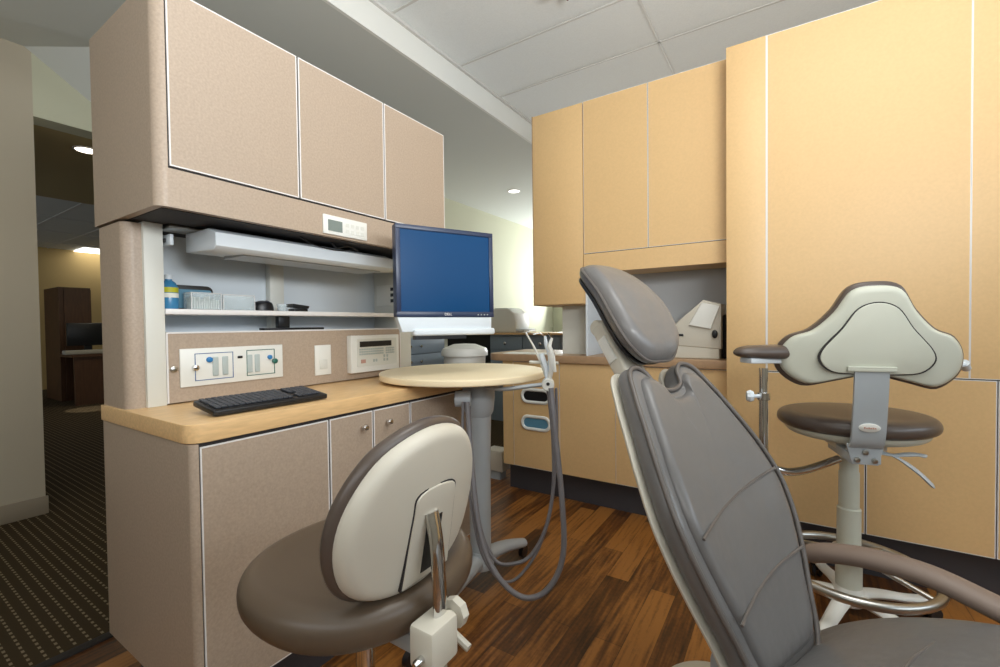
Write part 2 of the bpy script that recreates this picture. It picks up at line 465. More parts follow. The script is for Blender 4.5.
b = bmesh.new(); prism(b, rrect(-1.772, XF+0.004, YP-0.004, YF+0.03, (0.0, 0.045, 0.045, 0.0), 10), 0.822, 0.868, bev=0.002)
single('worktop', b, 'maple', 'maple coloured worktop with rounded corner carrying the keyboard', 'worktop')

XS = -1.572
H_ = empty('workstation_hutch', (-1.68, 1.05, 0.868), 'open grey lined hutch with shelf and control panels above the maple worktop', 'hutch')
b = bmesh.new(); prism(b, rrect(-1.768, -1.585, YP+0.003, 0.540, (0.0, 0.028, 0, 0), 8), 0.868, 1.408)
obj('side_panel', b, 'beige', H_)
obj('front_post', B(-1.76, XS, 0.528, 0.577, 0.868, 1.413, bev=0.002), 'post', H_)
obj('back_panel', B(-1.768, -1.755, 0.577, 1.545, 0.868, 1.413), 'ltgrey', H_)
b = bmesh.new(); yp = onx(277, 270, -1.72).y; box(b, -1.755, -1.72, yp-0.03, yp+0.03, 1.09, 1.40, bev=0.006); obj('rear_post', b, 'post', H_)
obj('far_post', B(-1.768, XS-0.002, 1.545, YF, 0.868, 1.413, bev=0.002), 'post', H_)
sp = obj('control_panel_board', B(-1.60, XS-0.004, 0.580, 1.543, 0.872, 1.084), 'beige', H_)
e = bmesh.new()
for a in ((0.578, 0.583, 0.872, 1.088), (1.540, 1.545, 0.872, 1.088), (0.583, 1.540, 1.084, 1.089)): box(e, -1.60, XS-0.002, *a)
obj('edge_band', e, 'edge', sp)
obj('ledge', B(-1.755, -1.60, 0.578, 1.545, 1.070, 1.086), 'ltgrey', H_)
obj('shelf', B(-1.755, XS, 0.578, 1.545, 1.143, 1.160, bev=0.002), 'edge', H_)
b = bmesh.new()
lathe(b, [(0.010, 0), (0.010, 0.004), (0.006, 0.006), (0, 0.006)], frame((XS-0.004, 0.597, 0.975), (0, 1, 0), (0, 0, 1), (1, 0, 0)), 16)
obj('cam_lock', b, 'steel', sp)
# gas control plate
X1 = XS-0.004
gp = obj('gas_control_plate', B(X1, X1+0.006, 0.612, 0.943, 0.917, 1.036, bev=0.0015), 'white', H_)
ln = bmesh.new()
def rect_line(bm, y0, y1, z0, z1, w, x):
    for a in ((y0, y1, z0, z0+w), (y0, y1, z1-w, z1), (y0, y0+w, z0, z1), (y1-w, y1, z0, z1)): box(bm, x, x+0.0012, *a)
XP = X1+0.006
rect_line(ln, 0.652, 0.768, 0.933, 1.020, 0.0022, XP)
obj('blue_outline', ln, 'ink', gp)
ln = bmesh.new(); rect_line(ln, 0.812, 0.912, 0.933, 1.022, 0.0022, XP); obj('green_outline', ln, 'green', gp)
for y in (0.712, 0.742, 0.822, 0.848):
    obj('flow_tube', box(B(XP, XP+0.004, y-0.009, y+0.009, 0.944, 1.006, bev=0.002), XP+0.001, XP+0.0055, y-0.006, y+0.006, 0.946, 0.952), 'btn', gp)
bk = bmesh.new()
def disc(bm, x, y, z, r, h): lathe(bm, [(r, 0), (r, h), (r*0.7, h+0.002), (0, h+0.002)], frame((x, y, z), (0, 1, 0), (0, 0, 1), (1, 0, 0)), 20)
disc(bk, XP, 0.694, 0.998, 0.009, 0.006); obj('blue_knob', bk, 'blue', gp); bk = bmesh.new(); disc(bk, XP, 0.893, 0.993, 0.008, 0.006); obj('blue_knob', bk, 'blue', gp)
bk = bmesh.new(); disc(bk, XP, 0.910, 0.978, 0.009, 0.010); obj('green_knob', bk, 'green', gp)
bk = bmesh.new(); disc(bk, XP, 0.652, 0.976, 0.009, 0.012); obj('chrome_knob', bk, 'chrome', gp)
bk = bmesh.new(); box(bk, XP, XP+0.003, 0.782, 0.798, 0.996, 1.004, bev=0.001); obj('gauge_window', bk, 'dark', gp)
# outlet, x-ray control
op = obj('switch_plate', B(X1, X1+0.005, 1.078, 1.151, 0.906, 1.026, bev=0.0015), 'white', H_)
obj('rocker_switch', B(X1+0.005, X1+0.007, 1.098, 1.133, 0.930, 0.968, bev=0.0008), 'post', op)
xp = obj('xray_control_unit', B(X1, X1+0.030, 1.232, 1.506, 0.900, 1.060, bev=0.003), 'white', H_)
XQ = X1+0.030
fp = obj('face_plate', B(XQ, XQ+0.002, 1.262, 1.488, 0.925, 1.045), 'post', xp)
obj('display', B(XQ+0.002, XQ+0.004, 1.275, 1.455, 1.010, 1.034), 'dark', xp)
kb = bmesh.new()
for i in range(11):
    for j in range(3): box(kb, XQ+0.002, XQ+0.0035, 1.272+i*0.0125, 1.282+i*0.0125, 0.975+j*0.0105, 0.982+j*0.0105)
obj('keypad', kb, 'btn', xp)
kb = bmesh.new()
for i in range(4):
    for j in range(3): box(kb, XQ+0.002, XQ+0.0035, 1.422+i*0.0135, 1.432+i*0.0135, 0.975+j*0.0105, 0.982+j*0.0105)
obj('number_pad', kb, 'btn', xp); kb = bmesh.new()
kb.free()
for y, z in ((1.352, 0.948), (1.366, 0.948), (1.412, 0.965), (1.43, 0.965), (1.412, 0.948), (1.43, 0.948)): obj('function_button', B(XQ+0.002, XQ+0.0035, y-0.004, y+0.004, z-0.006, z+0.006), 'btn', xp)
obj('stop_button', B(XQ+0.002, XQ+0.0035, 1.280, 1.305, 0.940, 0.956), 'pink', xp)
# outlets on the far end panel of the opening
oe = obj('end_outlet_plate', B(-1.73, -1.60, 1.538, 1.545, 1.20, 1.30, bev=0.001), 'white', H_)
sw = bmesh.new()
for z in (1.222, 1.250, 1.278): box(sw, -1.627, -1.605, 1.533, 1.538, z-0.008, z+0.008, bev=0.001)
obj('data_jacks', sw, 'dark', oe)
# upper cabinet
XU = -1.343
U_ = empty('workstation_upper_cabinet', (-1.58, 1.05, 1.413), 'beige speckled overhead cabinet with three pale edged doors on the left', 'cabinet')
b = bmesh.new(); prism(b, rrect(-1.793, XU, YP, YP+0.028, (0, 0.027, 0, 0), 8), 1.415, 1.985)
box(b, -1.793, XU-0.022, YP+0.028, YF, 1.425, 1.985)
box(b, XU-0.022, XU, YP+0.028, YF, 1.415, 1.515)
obj('body', b, 'beige', U_)
obj('reveal', B(XU-0.022, XU-0.005, YP+0.028, YF, 1.515, 1.983), 'gap', U_)
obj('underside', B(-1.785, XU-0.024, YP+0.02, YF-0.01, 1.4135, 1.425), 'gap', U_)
for y0, y1 in ((0.509, 0.878), (0.878, 1.246), (1.246, 1.614)): flat_door(XU, y0, y1, 1.519, 1.983, U_)
cp = obj('thermostat_panel', B(XU, XU+0.006, 0.960, 1.148, 1.422, 1.488, bev=0.0015), 'white', U_)
obj('display', B(XU+0.006, XU+0.008, 0.978, 1.036, 1.434, 1.472), 'lcd', cp)
kb = bmesh.new()
for i in range(4):
    for j in range(2): box(kb, XU+0.006, XU+0.0072, 1.052+i*0.022, 1.066+i*0.022, 1.436+j*0.022, 1.448+j*0.022)
obj('buttons', kb, 'post', cp)
# under-cabinet light
b = bmesh.new()
prism(b, [(-1.62, 1.342), (-1.44, 1.334), (-1.425, 1.346), (-1.425, 1.385), (-1.47, 1.402), (-1.62, 1.402)], onx(213, 235, -1.44).y, 1.36, Matrix(((1, 0, 0, 0), (0, 0, 1, 0), (0, 1, 0, 0), (0, 0, 0, 1))), bev=0.003)
LT = empty('under_cabinet_light', (-1.52, 0.98, 1.34), 'white strip light fixture mounted under the beige overhead cabinet', 'light')
obj('housing', b, 'ltgrey', LT)
obj('lens', B(-1.60, -1.47, 0.76, 1.33, 1.3315, 1.341), 'grey', LT)
obj('bracket', B(-1.63, -1.55, 0.585, 0.70, 1.402, 1.4125, bev=0.002), 'steel', LT)
b = bmesh.new(); tube(b, catmull([onx(294, 231, -1.42), onx(310, 243, -1.42), onx(335, 250, -1.42), onx(352, 250, -1.43)], 8, False), 0.0022, 6)
tube(b, catmull([onx(330, 240, -1.42), onx(337, 248, -1.42), onx(348, 246, -1.42), onx(358, 251, -1.43)], 8, False), 0.0035, 6)
single('light_wire', b, 'dark', 'thin black wires dangling under the overhead cabinet beside the strip light', 'wire')
b = bmesh.new(); box(b, -1.70, -1.56, 0.590, 0.60, 1.352, 1.385, bev=0.002)
PB = single('power_strip_end', b, 'ltgrey', 'small grey outlet box fixed under the overhead cabinet near its left end', 'outlet')
for k in range(3): obj('socket', B(-1.682+k*0.04, -1.668+k*0.04, 0.586, 0.5905, 1.362, 1.374), 'dark', PB)
b = bmesh.new(); lathe(b, [(0.0, 0), (0.16, 0.0), (0.18, 0.01), (0.18, 0.022), (0.165, 0.028), (0, 0.028)], T(-1.50, 1.45, 1.354), 32)
for v in b.verts: v.co.y = 1.45+(v.co.y-1.45)*0.42
single('tray_dish', b, 'white', 'white oval fixture under the far end of the overhead cabinet behind the monitor', 'light')

# keyboard
k0, k1 = onz(214, 413.5, 0.880), onz(328, 395.5, 0.880)
k2 = onz(187, 403.5, 0.900)
ku = (k1-k0).normalized(); kl = (k1-k0).length
kd = Vector((0, 0, 1)).cross(ku).normalized(); kw = abs((k2-k0).dot(kd))
if (k2-k0).dot(kd) < 0: kd = -kd
kw *= 1.25
kt = (kd+Vector((0, 0, 0.13))).normalized()
km = frame((k0.x, k0.y, 0.871), ku, kt)
K_ = empty('keyboard', (k0.x, k0.y, 0.868), 'black computer keyboard lying on the maple worktop', 'keyboard')
b = bmesh.new(); prism(b, rrect(0, kl, -0.0, kw, 0.008, 4), 0, 0.014, km, bev=0.003); obj('case', b, 'dark', K_)
b = bmesh.new()
for j in range(6):
    y = 0.022+j*(kw-0.035)/5.3
    for i in range(20):
        if i in (14, 15) and j in (2,): continue
        x = 0.012+i*(kl-0.024)/20
        if i == 14: continue
        box(b, x+0.0012, x+(kl-0.024)/20-0.0012, y, y+(kw-0.035)/6.2, 0.014, 0.019, bev=0.0012, mx=km, seg=1)
obj('keys', b, 'keys', K_)

# things on the hutch shelf
ZS = 1.161
def SY(px): return onx(px, 305, -1.66).y
bo = empty('disinfectant_bottle', (-1.64, SY(170)-0.012, ZS), 'blue plastic bottle with yellow label at the left end of the hutch shelf', 'bottle')
bx, by = -1.64, SY(170)-0.010
b = bmesh.new(); lathe(b, [(0, 0), (0.024, 0), (0.025, 0.01), (0.025, 0.07), (0.018, 0.084), (0.010, 0.090), (0.010, 0.094), (0, 0.094)], T(bx, by, ZS), 24); obj('bottle_body', b, 'liquid', bo)
b = bmesh.new(); lathe(b, [(0.0255, 0.052), (0.0255, 0.068)], T(bx, by, ZS), 24); obj('label_band', b, 'yellowl', bo)
b = bmesh.new(); lathe(b, [(0.0255, 0.036), (0.0255, 0.050)], T(bx, by, ZS), 24); obj('white_label_band', b, 'paper', bo)
b = bmesh.new(); lathe(b, [(0.011, 0.094), (0.011, 0.108), (0, 0.110)], T(bx, by, ZS), 16); obj('cap', b, 'ltgrey', bo)
ya, yb2 = SY(173), SY(211)
OB = empty('storage_case', (-1.69, (ya+yb2)/2, ZS), 'black rimmed case with rounded top on the hutch shelf behind clear boxes', 'case')
mXZ = frame((-1.73, 0, ZS), (0, 1, 0), (0, 0, 1), (1, 0, 0))
b = bmesh.new(); prism(b, rrect(ya, yb2+0.015, 0, 0.082, (0.003, 0.003, 0.02, 0.02), 5), 0, 0.055, mXZ, bev=0.002); obj('case_body', b, 'dark', OB)
b = bmesh.new(); prism(b, rrect(ya+0.008, yb2+0.007, 0.006, 0.068, (0.002, 0.002, 0.006, 0.006), 5), 0.055, 0.058, mXZ); obj('case_front', b, 'bluesh', OB)
def clear_box(y0, y1, x0, x1, h, lab, fill=None):
    c = empty('clear_organizer_box', ((x0+x1)/2, (y0+y1)/2, ZS), lab, 'box', 'clear boxes on the hutch shelf')
    b = bmesh.new(); t = 0.002
    box(b, x0, x1, y0, y1, ZS, ZS+t); box(b, x0, x0+t, y0, y1, ZS+t, ZS+h); box(b, x1-t, x1, y0, y1, ZS+t, ZS+h)
    box(b, x0+t, x1-t, y0, y0+t, ZS+t, ZS+h); box(b, x0+t, x1-t, y1-t, y1, ZS+t, ZS+h); obj('walls', b, 'acrylic', c)
    b = bmesh.new(); rr = 0.0012
    for x in (x0, x1): tube(b, [(x, y0, ZS+h), (x, y1, ZS+h)], rr, 6)
    for y in (y0, y1): tube(b, [(x0, y, ZS+h), (x1, y, ZS+h)], rr, 6); tube(b, [(x1, y, ZS), (x1, y, ZS+h)], rr, 6)
    obj('rim', b, 'edge', c)
    if fill:
        b = bmesh.new(); random.seed(int(y0*1000))
        for i in range(fill):
            yy = y0+0.006+(y1-y0-0.012)*i/(fill-1); hh = h*random.uniform(0.35, 0.8)
            box(b, x0+0.01, x1-0.008, yy-0.0014, yy+0.0014, ZS+0.002, ZS+0.002+hh)
        obj('contents', b, 'paper', c)
clear_box(SY(183), SY(213), -1.655, -1.60, 0.054, 'clear box of upright white cards on the shelf in front of the black case', 12)
clear_box(SY(215), SY(246), -1.66, -1.60, 0.052, 'taller clear empty box on the shelf right of the card box')
def blob(name, px0, px1, h, lab, cat, parts=False):
    y0, y1 = SY(px0), SY(px1); c = empty(name, (-1.64, (y0+y1)/2, ZS), lab, cat)
    out = [((y1-y0)/2*math.cos(a), 0.030*math.sin(a)) for a in [2*PI*k/28 for k in range(28)]]
    b = bmesh.new(); pillow(b, out, h, 0.001, mx=frame((-1.64, (y0+y1)/2, ZS+0.002), (0, 1, 0), (-1, 0, 0)), inset=0.4, dome=h*0.15); obj('shell', b, 'dark', c)
    b = bmesh.new(); tube(b, [(-1.63, y0+0.012, ZS+h*0.9), (-1.61, (y0+y1)/2, ZS+h*1.1), (-1.63, y1-0.012, ZS+h*0.9)], 0.003, 8); obj('scroll_strip', b, 'keys', c)
    return c
blob('computer_mouse', 249, 270, 0.032, 'black computer mouse on the hutch shelf left of the rear post', 'mouse')
g = empty('tape_dispenser', (-1.64, SY(294), ZS), 'small black folded gadget on the hutch shelf right of the clear cup', 'gadget')
b = bmesh.new(); box(b, -1.66, -1.62, SY(288), SY(302), ZS, ZS+0.012, bev=0.003); obj('base', b, 'dark', g)
b = bmesh.new(); prism(b, [(SY(284), 0.018), (SY(287), 0.030), (SY(303), 0.022), (SY(302), 0.012)], -1.665, -1.615, frame((0, 0, ZS), (0, 1, 0), (0, 0, 1), (1, 0, 0)), bev=0.002); obj('lever', b, 'dark', g)
b = bmesh.new(); lathe(b, [(0, 0), (0.016, 0), (0.019, 0.028), (0.0175, 0.028), (0.0145, 0.002), (0, 0.002)], T(-1.64, SY(279), ZS), 20)
single('clear_cup', b, 'acrylic', 'tiny clear cup on the hutch shelf between the two black gadgets', 'cup')
b = bmesh.new(); box(b, -1.62, -1.585, onx(262, 330, -1.6).y, onx(322, 330, -1.6).y, 1.0895, 1.098, bev=0.002)
ST = single('scanner_stand', b, 'dark', 'flat black stand lying on the ledge beneath the hutch shelf', 'stand')
b = bmesh.new(); box(b, -1.625, -1.60, onx(279, 325, -1.6).y, onx(290, 325, -1.6).y, 1.098, 1.141, bev=0.002); obj('neck', b, 'dark', ST)

# ------------------------------------------------------------ monitor
mTL, mBL = at(395, 223, 1.60), at(396, 317, 1.60)
mTR, mBR = at(492.5, 234, 1.81), at(492.5, 317, 1.81)
mu = ((mTR-mTL)+(mBR-mBL)).normalized(); mv = ((mTL-mBL)+(mTR-mBR)).normalized()
mo = (mTL+mBL+mTR+mBR)/4; mw = ((mTR-mTL).length+(mBR-mBL).length)/4; mh = ((mTL-mBL).length+(mTR-mBR).length)/4
mm = frame(mo, mu, mv)                       # z axis points towards the viewer side
MN = empty('computer_monitor', (mo.x, mo.y, mo.z-mh), 'flat panel computer monitor with dark blue screen in front of the beige hutch', 'monitor')
b = bmesh.new(); box(b, -mw, mw, -mh, mh, -0.035, 0.0, bev=0.004, mx=mm); box(b, -mw*0.6, mw*0.6, -mh*0.6, mh*0.6, -0.06, -0.03, bev=0.01, mx=mm); obj('casing', b, 'bezel', MN)
bz = bmesh.new(); bw = 0.017
for a in ((-mw, mw, mh-bw, mh), (-mw, mw, -mh, -mh+bw+0.003), (-mw, -mw+bw, -mh+bw, mh-bw), (mw-bw, mw, -mh+bw, mh-bw)): box(bz, a[0], a[1], a[2], a[3], -0.001, 0.006, bev=0.0015, mx=mm)
bzo = obj('bezel', bz, 'bezel', MN)
obj('screen', B(-mw+bw-0.001, mw-bw+0.001, -mh+bw, mh-bw, 0.0, 0.002, mx=mm), 'screen', MN)
text('logo', 'DELL', 0.014, mm @ T(0.0, -mh+0.010, 0.0062), 'edge', bzo)
bt = bmesh.new()
for k in range(4): box(bt, mw-0.075+k*0.014, mw-0.070+k*0.014, -mh+0.007, -mh+0.011, 0.006, 0.007, mx=mm)
obj('buttons', bt, 'btn', bzo)
SB = empty('monitor_sound_bar', (mo.x, mo.y, mo.z-mh-0.06), 'pale silver sound bar clipped under the blue screened monitor', 'speaker')
b = bmesh.new(); prism(b, [(-mw+0.002, -mh-0.001), (mw-0.010, -mh-0.001), (mw-0.012, -mh-0.046), (-mw+0.020, -mh-0.056)], -0.028, 0.004, mm, bev=0.003); obj('clip_panel', b, 'ltgrey', SB)
b = bmesh.new(); box(b, -mw+0.060, mw-0.002, -mh-0.070, -mh-0.044, -0.02, 0.018, bev=0.008, mx=mm, seg=3); obj('bar', b, 'ltgrey', SB)
obj('dark_slot', B(-mw+0.065, mw-0.13, -mh-0.084, -mh-0.0705, -0.015, 0.012, mx=mm), 'dark', SB)  # dark box added below the bar for the slot behind
AR = MN
back = mm @ Vector((0, 0, -0.062))
b = bmesh.new(); tube(b, [(-1.57, 1.58, 1.33), (back+mu*0.05+Vector((-0.06, 0.08, 0))).to_tuple(), back.to_tuple()], 0.014, 10); obj('support_arm', b, 'dark', AR)
b = bmesh.new(); box(b, -0.05, 0.05, -0.05, 0.05, -0.068, -0.0605, bev=0.003, mx=mm); obj('mount_plate', b, 'dark', AR)
b = bmesh.new(); lathe(b, [(0.02, 0), (0.02, 0.10)], T(-1.554, 1.58, 1.28), 16); obj('pivot', b, 'dark', AR)

# ------------------------------------------------------------ assistant table with column and hoses
tc_ = Vector((-1.179, 1.524, 0))
TB = empty('assistant_table', (-1.071, 1.486, 0), 'round pale maple table on a grey column beside the workstation worktop', 'table')
b = bmesh.new()
out = []
for k in range(64):
    a = 2*PI*k/64; out.append((tc_.x+0.352*math.cos(a), tc_.y+0.352*math.sin(a)))
prism(b, out, 0.879, 0.905, bev=0.005); obj('tabletop', b, 'table', TB)
cx, cy = -1.071, 1.486
b = bmesh.new()
pl = onz(455, 388, 0.865)
prism(b, rrect(-1.13, -0.98, 1.40, 1.58, 0.03, 6), 0.850, 0.8755, bev=0.003)
lathe(b, [(0.045, 0.72), (0.060, 0.745), (0.066, 0.80), (0.066, 0.850)], T(cx, cy, 0), 28)
obj('head', b, 'grey', TB)
b = bmesh.new(); lathe(b, [(0.043, 0.14), (0.044, 0.35), (0.047, 0.60), (0.050, 0.725)], T(cx, cy, 0), 28); obj('column', b, 'grey', TB)
b = bmesh.new(); lathe(b, [(0.0, 0.09), (0.052, 0.10), (0.058, 0.13), (0.046, 0.17), (0.0, 0.18)], T(cx, cy, 0), 28); obj('hub', b, 'grey', TB)
for tx, ty, in ((-1.02, 1.02), (-1.05, 1.80)):
    b = bmesh.new(); tube(b, catmull([(cx, cy, 0.135), ((cx+tx)/2, (cy+ty)/2, 0.115), (tx, ty, 0.07)], 6, False), [0.038-0.0012*i for i in range(13)], 14, flat=(1, 0.85)); L_ = obj('leg', b, 'grey', TB)
    b = bmesh.new(); lathe(b, [(0.0, -0.012), (0.028, -0.010), (0.028, 0.010), (0, 0.012)], frame((tx, ty, 0.030), (0, 1, 0), (0, 0, 1), (1, 0, 0)), 18); tube(b, [(tx, ty, 0.035), (tx, ty, 0.072)], 0.008, 8); obj('caster', b, 'dark', L_)
# swivel joint with hose outlets on the near side of the head
b = bmesh.new(); q = at(463, 399, 1.74)
lathe(b, [(0.0, -0.035), (0.030, -0.03), (0.033, 0.0), (0.030, 0.03), (0, 0.035)], frame(q, (0, 0, 1), ray(500, 333), None), 20)
obj('swivel_joint', b, 'grey', TB)
# side rail carrying the handpiece holder
hp = at(548, 384, 1.66)
b = bmesh.new(); tube(b, catmull([(cx+0.03, cy-0.04, 0.862), at(500, 389, 1.68), at(530, 386, 1.655), hp], 6, False), 0.010, 10, flat=(1.3, 0.8)); obj('rail', b, 'grey', TB)
HH = empty('handpiece_holder', hp, 'white holder with upright instrument cradles at the right end of the round table rail', 'instrument holder')
vd = ray(548, 384).normalized()
b = bmesh.new(); lathe(b, [(0.0, -0.035), (0.020, -0.035), (0.023, -0.03), (0.023, 0.03), (0.018, 0.035), (0, 0.035)], frame(hp, Vector((0, 0, 1)), vd.cross(Vector((0, 0, 1)))), 22); obj('pivot', b, 'white', HH)
b = bmesh.new(); lathe(b, [(0.007, 0.0), (0.007, 0.004), (0, 0.004)], frame(hp-vd*0.036, Vector((0, 0, 1)), (-vd).cross(Vector((0, 0, 1)))), 5); obj('screw', b, 'dark', HH)
b = bmesh.new(); tube(b, [hp, at(546, 368, 1.66), at(541, 354, 1.67)], [0.011, 0.013, 0.015], 10, flat=(1.0, 0.7)); obj('cradle', b, 'ltgrey', HH)
b = bmesh.new(); tube(b, [hp, at(552, 368, 1.63), at(551, 352, 1.63)], [0.010, 0.011, 0.013], 10, flat=(0.9, 0.7)); obj('cradle', b, 'white', HH)
b = bmesh.new(); tube(b, [at(530, 362, 1.72), at(558, 363, 1.68)], 0.008, 8, flat=(1.4, 0.8)); obj('crossbar', b, 'post', HH)
def handpiece(name, p, lab, m='white', r=(0.007, 0.008, 0.005, 0.004), tip=None):
    h = empty(name, p[0], lab, 'handpiece')
    b = bmesh.new(); tube(b, p, [q_*0.78 for q_ in r][:len(p)], 10); obj('body', b, m, h)
    if tip: 
        b = bmesh.new(); tube(b, tip, 0.0028, 8); obj('tip', b, 'chrome', h)
handpiece('dental_handpiece', [at(546, 377, 1.70), at(541, 362, 1.705), at(533, 345, 1.71), at(526, 333, 1.71)], 'slim white instrument leaning left in the holder above the round table', tip=[at(526, 333, 1.71), at(531, 330.5, 1.71), at(536, 331, 1.71)])
handpiece('air_water_syringe', [at(550, 371, 1.66), at(550, 356, 1.66), at(546, 344, 1.67), at(545, 336, 1.67)], 'short upright white syringe in the right cradle of the instrument holder', 'ltgrey', (0.009, 0.011, 0.010, 0.006), tip=[at(545, 336, 1.67), at(540, 333, 1.67), at(533, 334.5, 1.67)])
handpiece('suction_handle', [at(555, 372, 1.63), at(553, 355, 1.63), at(549, 346, 1.64), at(552, 338, 1.64)], 'white suction handle standing rightmost in the instrument holder', 'white', (0.008, 0.009, 0.012, 0.006), tip=[at(552, 338, 1.64), at(548, 333, 1.64)])
def hose(name, pts, r, lab, m='hose'):
    b = bmesh.new(); tube(b, catmull([at(*p) for p in pts], 8, False), r, 10)
    return single(name, b, m, lab, 'hose', 'grey hoses hanging below the instrument holder')
hose('instrument_hose', [(551, 388, 1.60), (556, 440, 1.58), (562, 500, 1.56), (563, 555, 1.55), (549, 588, 1.54), (527, 598, 1.54), (505, 585, 1.56), (487, 556, 1.60), (477, 515, 1.64), (471, 455, 1.68), (467, 402, 1.70)], 0.0100, 'thick grey hose making the lowest loop under the round table')
hose('instrument_hose', [(548, 388, 1.66), (553, 440, 1.65), (553, 490, 1.65), (545, 530, 1.65), (530, 556, 1.65), (512, 564, 1.65), (495, 560, 1.67), (481, 530, 1.69), (474, 480, 1.71), (470, 430, 1.73), (469, 402, 1.73)], 0.0070, 'thinner grey hose whose shallow loop ends inside the lowest loop')
hose('instrument_hose', [(556, 388, 1.68), (557, 440, 1.70), (552, 500, 1.70), (540, 545, 1.70), (523, 572, 1.69), (508, 582, 1.66), (494, 574, 1.64), (479, 545, 1.66), (469, 490, 1.68), (463, 440, 1.70), (463, 402, 1.70)], 0.0055, 'thinnest grey hose hanging between the other two loops under the round table')

# ------------------------------------------------------------ right wall cabinets
YB = 2.498
UL = empty('tall_wall_cabinet', (-1.19, 2.68, 1.216), 'narrow honey maple wall cabinet hanging lower, leftmost in the far run', 'cabinet')
obj('body', B(-1.362, -1.022, YB+0.020, 2.86, 1.216, 2.408), 'peach', UL)
obj('door', B(-1.355, -1.024, YB, YB+0.020, 1.220, 2.404, bev=0.001), 'peach', UL)
obj('edge_band', B(-1.362, -1.355, YB+0.001, YB+0.020, 1.216, 2.408), 'slab', UL)
UD = empty('wall_cabinet', (-0.64, 2.68, 1.399), 'honey maple wall cabinet with two tall doors above the grey niche', 'cabinet')
obj('body', B(-1.020, -0.266, YB+0.022, 2.86, 1.410, 2.408), 'peach', UD)
obj('reveal', B(-1.018, -0.268, YB+0.006, YB+0.022, 1.505, 2.406), 'gap', UD)
for a, c in ((-1.020, -0.644), (-0.644, -0.255)): flat_door(YB, a, c, 1.512, 2.408, UD, m='peach', em='edge' , axis='y', eg=0.002, gap=0.0015)
obj('rail', B(-1.020, -0.255, YB, YB+0.022, 1.399, 1.510), 'peach', UD)
NP = empty('niche_lining', (-0.64, 2.80, 0.906), 'grey lined niche between the wall cabinets and the brown worktop', 'niche')
obj('back_panel', B(-1.235, -0.262, 2.862, 2.875, 0.906, 1.6), mat('niche_grey', (186, 190, 194), 0.6), NP)
obj('side_panel', B(-1.0195, -1.008, YB+0.024, 2.858, 0.906, 1.409), 'ltgrey', NP)
obj('end_panel', B(-1.235, -1.0195, YB+0.16, YB+0.175, 0.906, 1.2155), 'post', NP)

BC = empty('base_cabinet', (-0.93, 2.75, 0), 'honey maple base cabinet with two oval cutout pulls in its left door', 'cabinet')
obj('toe_kick', B(-1.585, -0.26, 2.555, 2.95, 0, 0.172), 'toe', BC)
obj('body', B(-1.60, -0.258, YB+0.022, 3.05, 0.172, 0.858), 'peach', BC)
obj('reveal', B(-1.598, -0.260, YB+0.008, YB+0.022, 0.176, 0.856), 'gap', BC)
obj('filler_panel', B(-1.60, -1.523, YB, YB+0.02, 0.172, 0.858), 'peach', BC)
dd = flat_door(YB, -1.521, -1.185, 0.172, 0.858, BC, m='peach', em='edge', axis='y', eg=0.002, gap=0.0015)
flat_door(YB, -1.185, -0.836, 0.172, 0.858, BC, m='peach', em='peach', axis='y', eg=0.002, gap=0.0008)
flat_door(YB, -0.836, -0.255, 0.172, 0.703, BC, m='peach', em='edge', axis='y', eg=0.002, gap=0.0015)
flat_door(YB, -0.836, -0.255, 0.706, 0.858, BC, 'drawer', m='peach', em='edge', axis='y', eg=0.002, gap=0.0015)
for zc, fm in ((0.640, 'dark'), (0.467, 'bluesh')):
    b = bmesh.new()
    cxp = -1.353; mxp = frame((cxp, YB, zc), (1, 0, 0), (0, 0, 1), (0, -1, 0))
    ring = [Vector((p[0], p[1], 0.001)) for p in rrect(-0.098, 0.098, -0.040, 0.040, 0.040, 10)]
    tube(b, [mxp @ p for p in ring], 0.011, 8, closed=True)
    rg = obj('oval_pull', b, 'white', dd)
    b = bmesh.new(); prism(b, rrect(-0.095, 0.095, -0.037, 0.037, 0.036, 10), -0.004, 0.002, mxp); obj('pull_recess', b, fm, rg)
b = bmesh.new(); prism(b, rrect(-1.73, -0.255, 2.478, 3.06, (0.10, 0, 0, 0.02), 10), 0.860, 0.905, bev=0.003)
single('cabinet_worktop', b, 'slab', 'brown edged worktop on the honey maple base cabinet', 'worktop')

YT = 2.403
TU = empty('tall_storage_unit', (0.40, 2.7, 0), 'full height honey maple storage wall with flat panels on the right', 'cabinet')
obj('toe_kick', B(-0.235, 1.70, YT+0.055, 2.95, 0, 0.192), 'toe', TU)
obj('body', B(-0.251, 1.70, YT+0.022, 3.05, 0.192, 2.408), 'peach', TU)
obj('reveal', B(-0.249, 1.70, YT+0.012, YT+0.022, 0.196, 2.406), 'gap', TU)
obj('stile', B(-0.251, -0.0885, YT, YT+0.022, 0.192, 2.408, bev=0.001), 'peach', TU)
obj('edge_band', B(-0.0885, -0.0830, YT-0.0005, YT+0.02, 0.192, 2.408), 'edge', TU)
flat_door(YT, -0.083, 0.5825, 0.870, 2.408, TU, 'panel', m='peach', em='edge', axis='y', eg=0.0025, gap=0.0004)
flat_door(YT, 0.5825, 1.25, 0.870, 2.408, TU, 'panel', m='peach', em='edge', axis='y', eg=0.0025, gap=0.0004)
flat_door(YT, 1.25, 1.70, 0.870, 2.408, TU, 'panel', m='peach', em='edge', axis='y', eg=0.0025, gap=0.0004)
flat_door(YT, -0.083, 0.274, 0.192, 0.868, TU, 'door', m='peach', em='edge', axis='y', eg=0.003, gap=0.002)
flat_door(YT, 0.274, 0.658, 0.192, 0.868, TU, 'door', m='peach', em='edge', axis='y', eg=0.003, gap=0.002)
flat_door(YT, 0.658, 1.10, 0.192, 0.868, TU, 'door', m='peach', em='edge', axis='y', eg=0.003, gap=0.002)
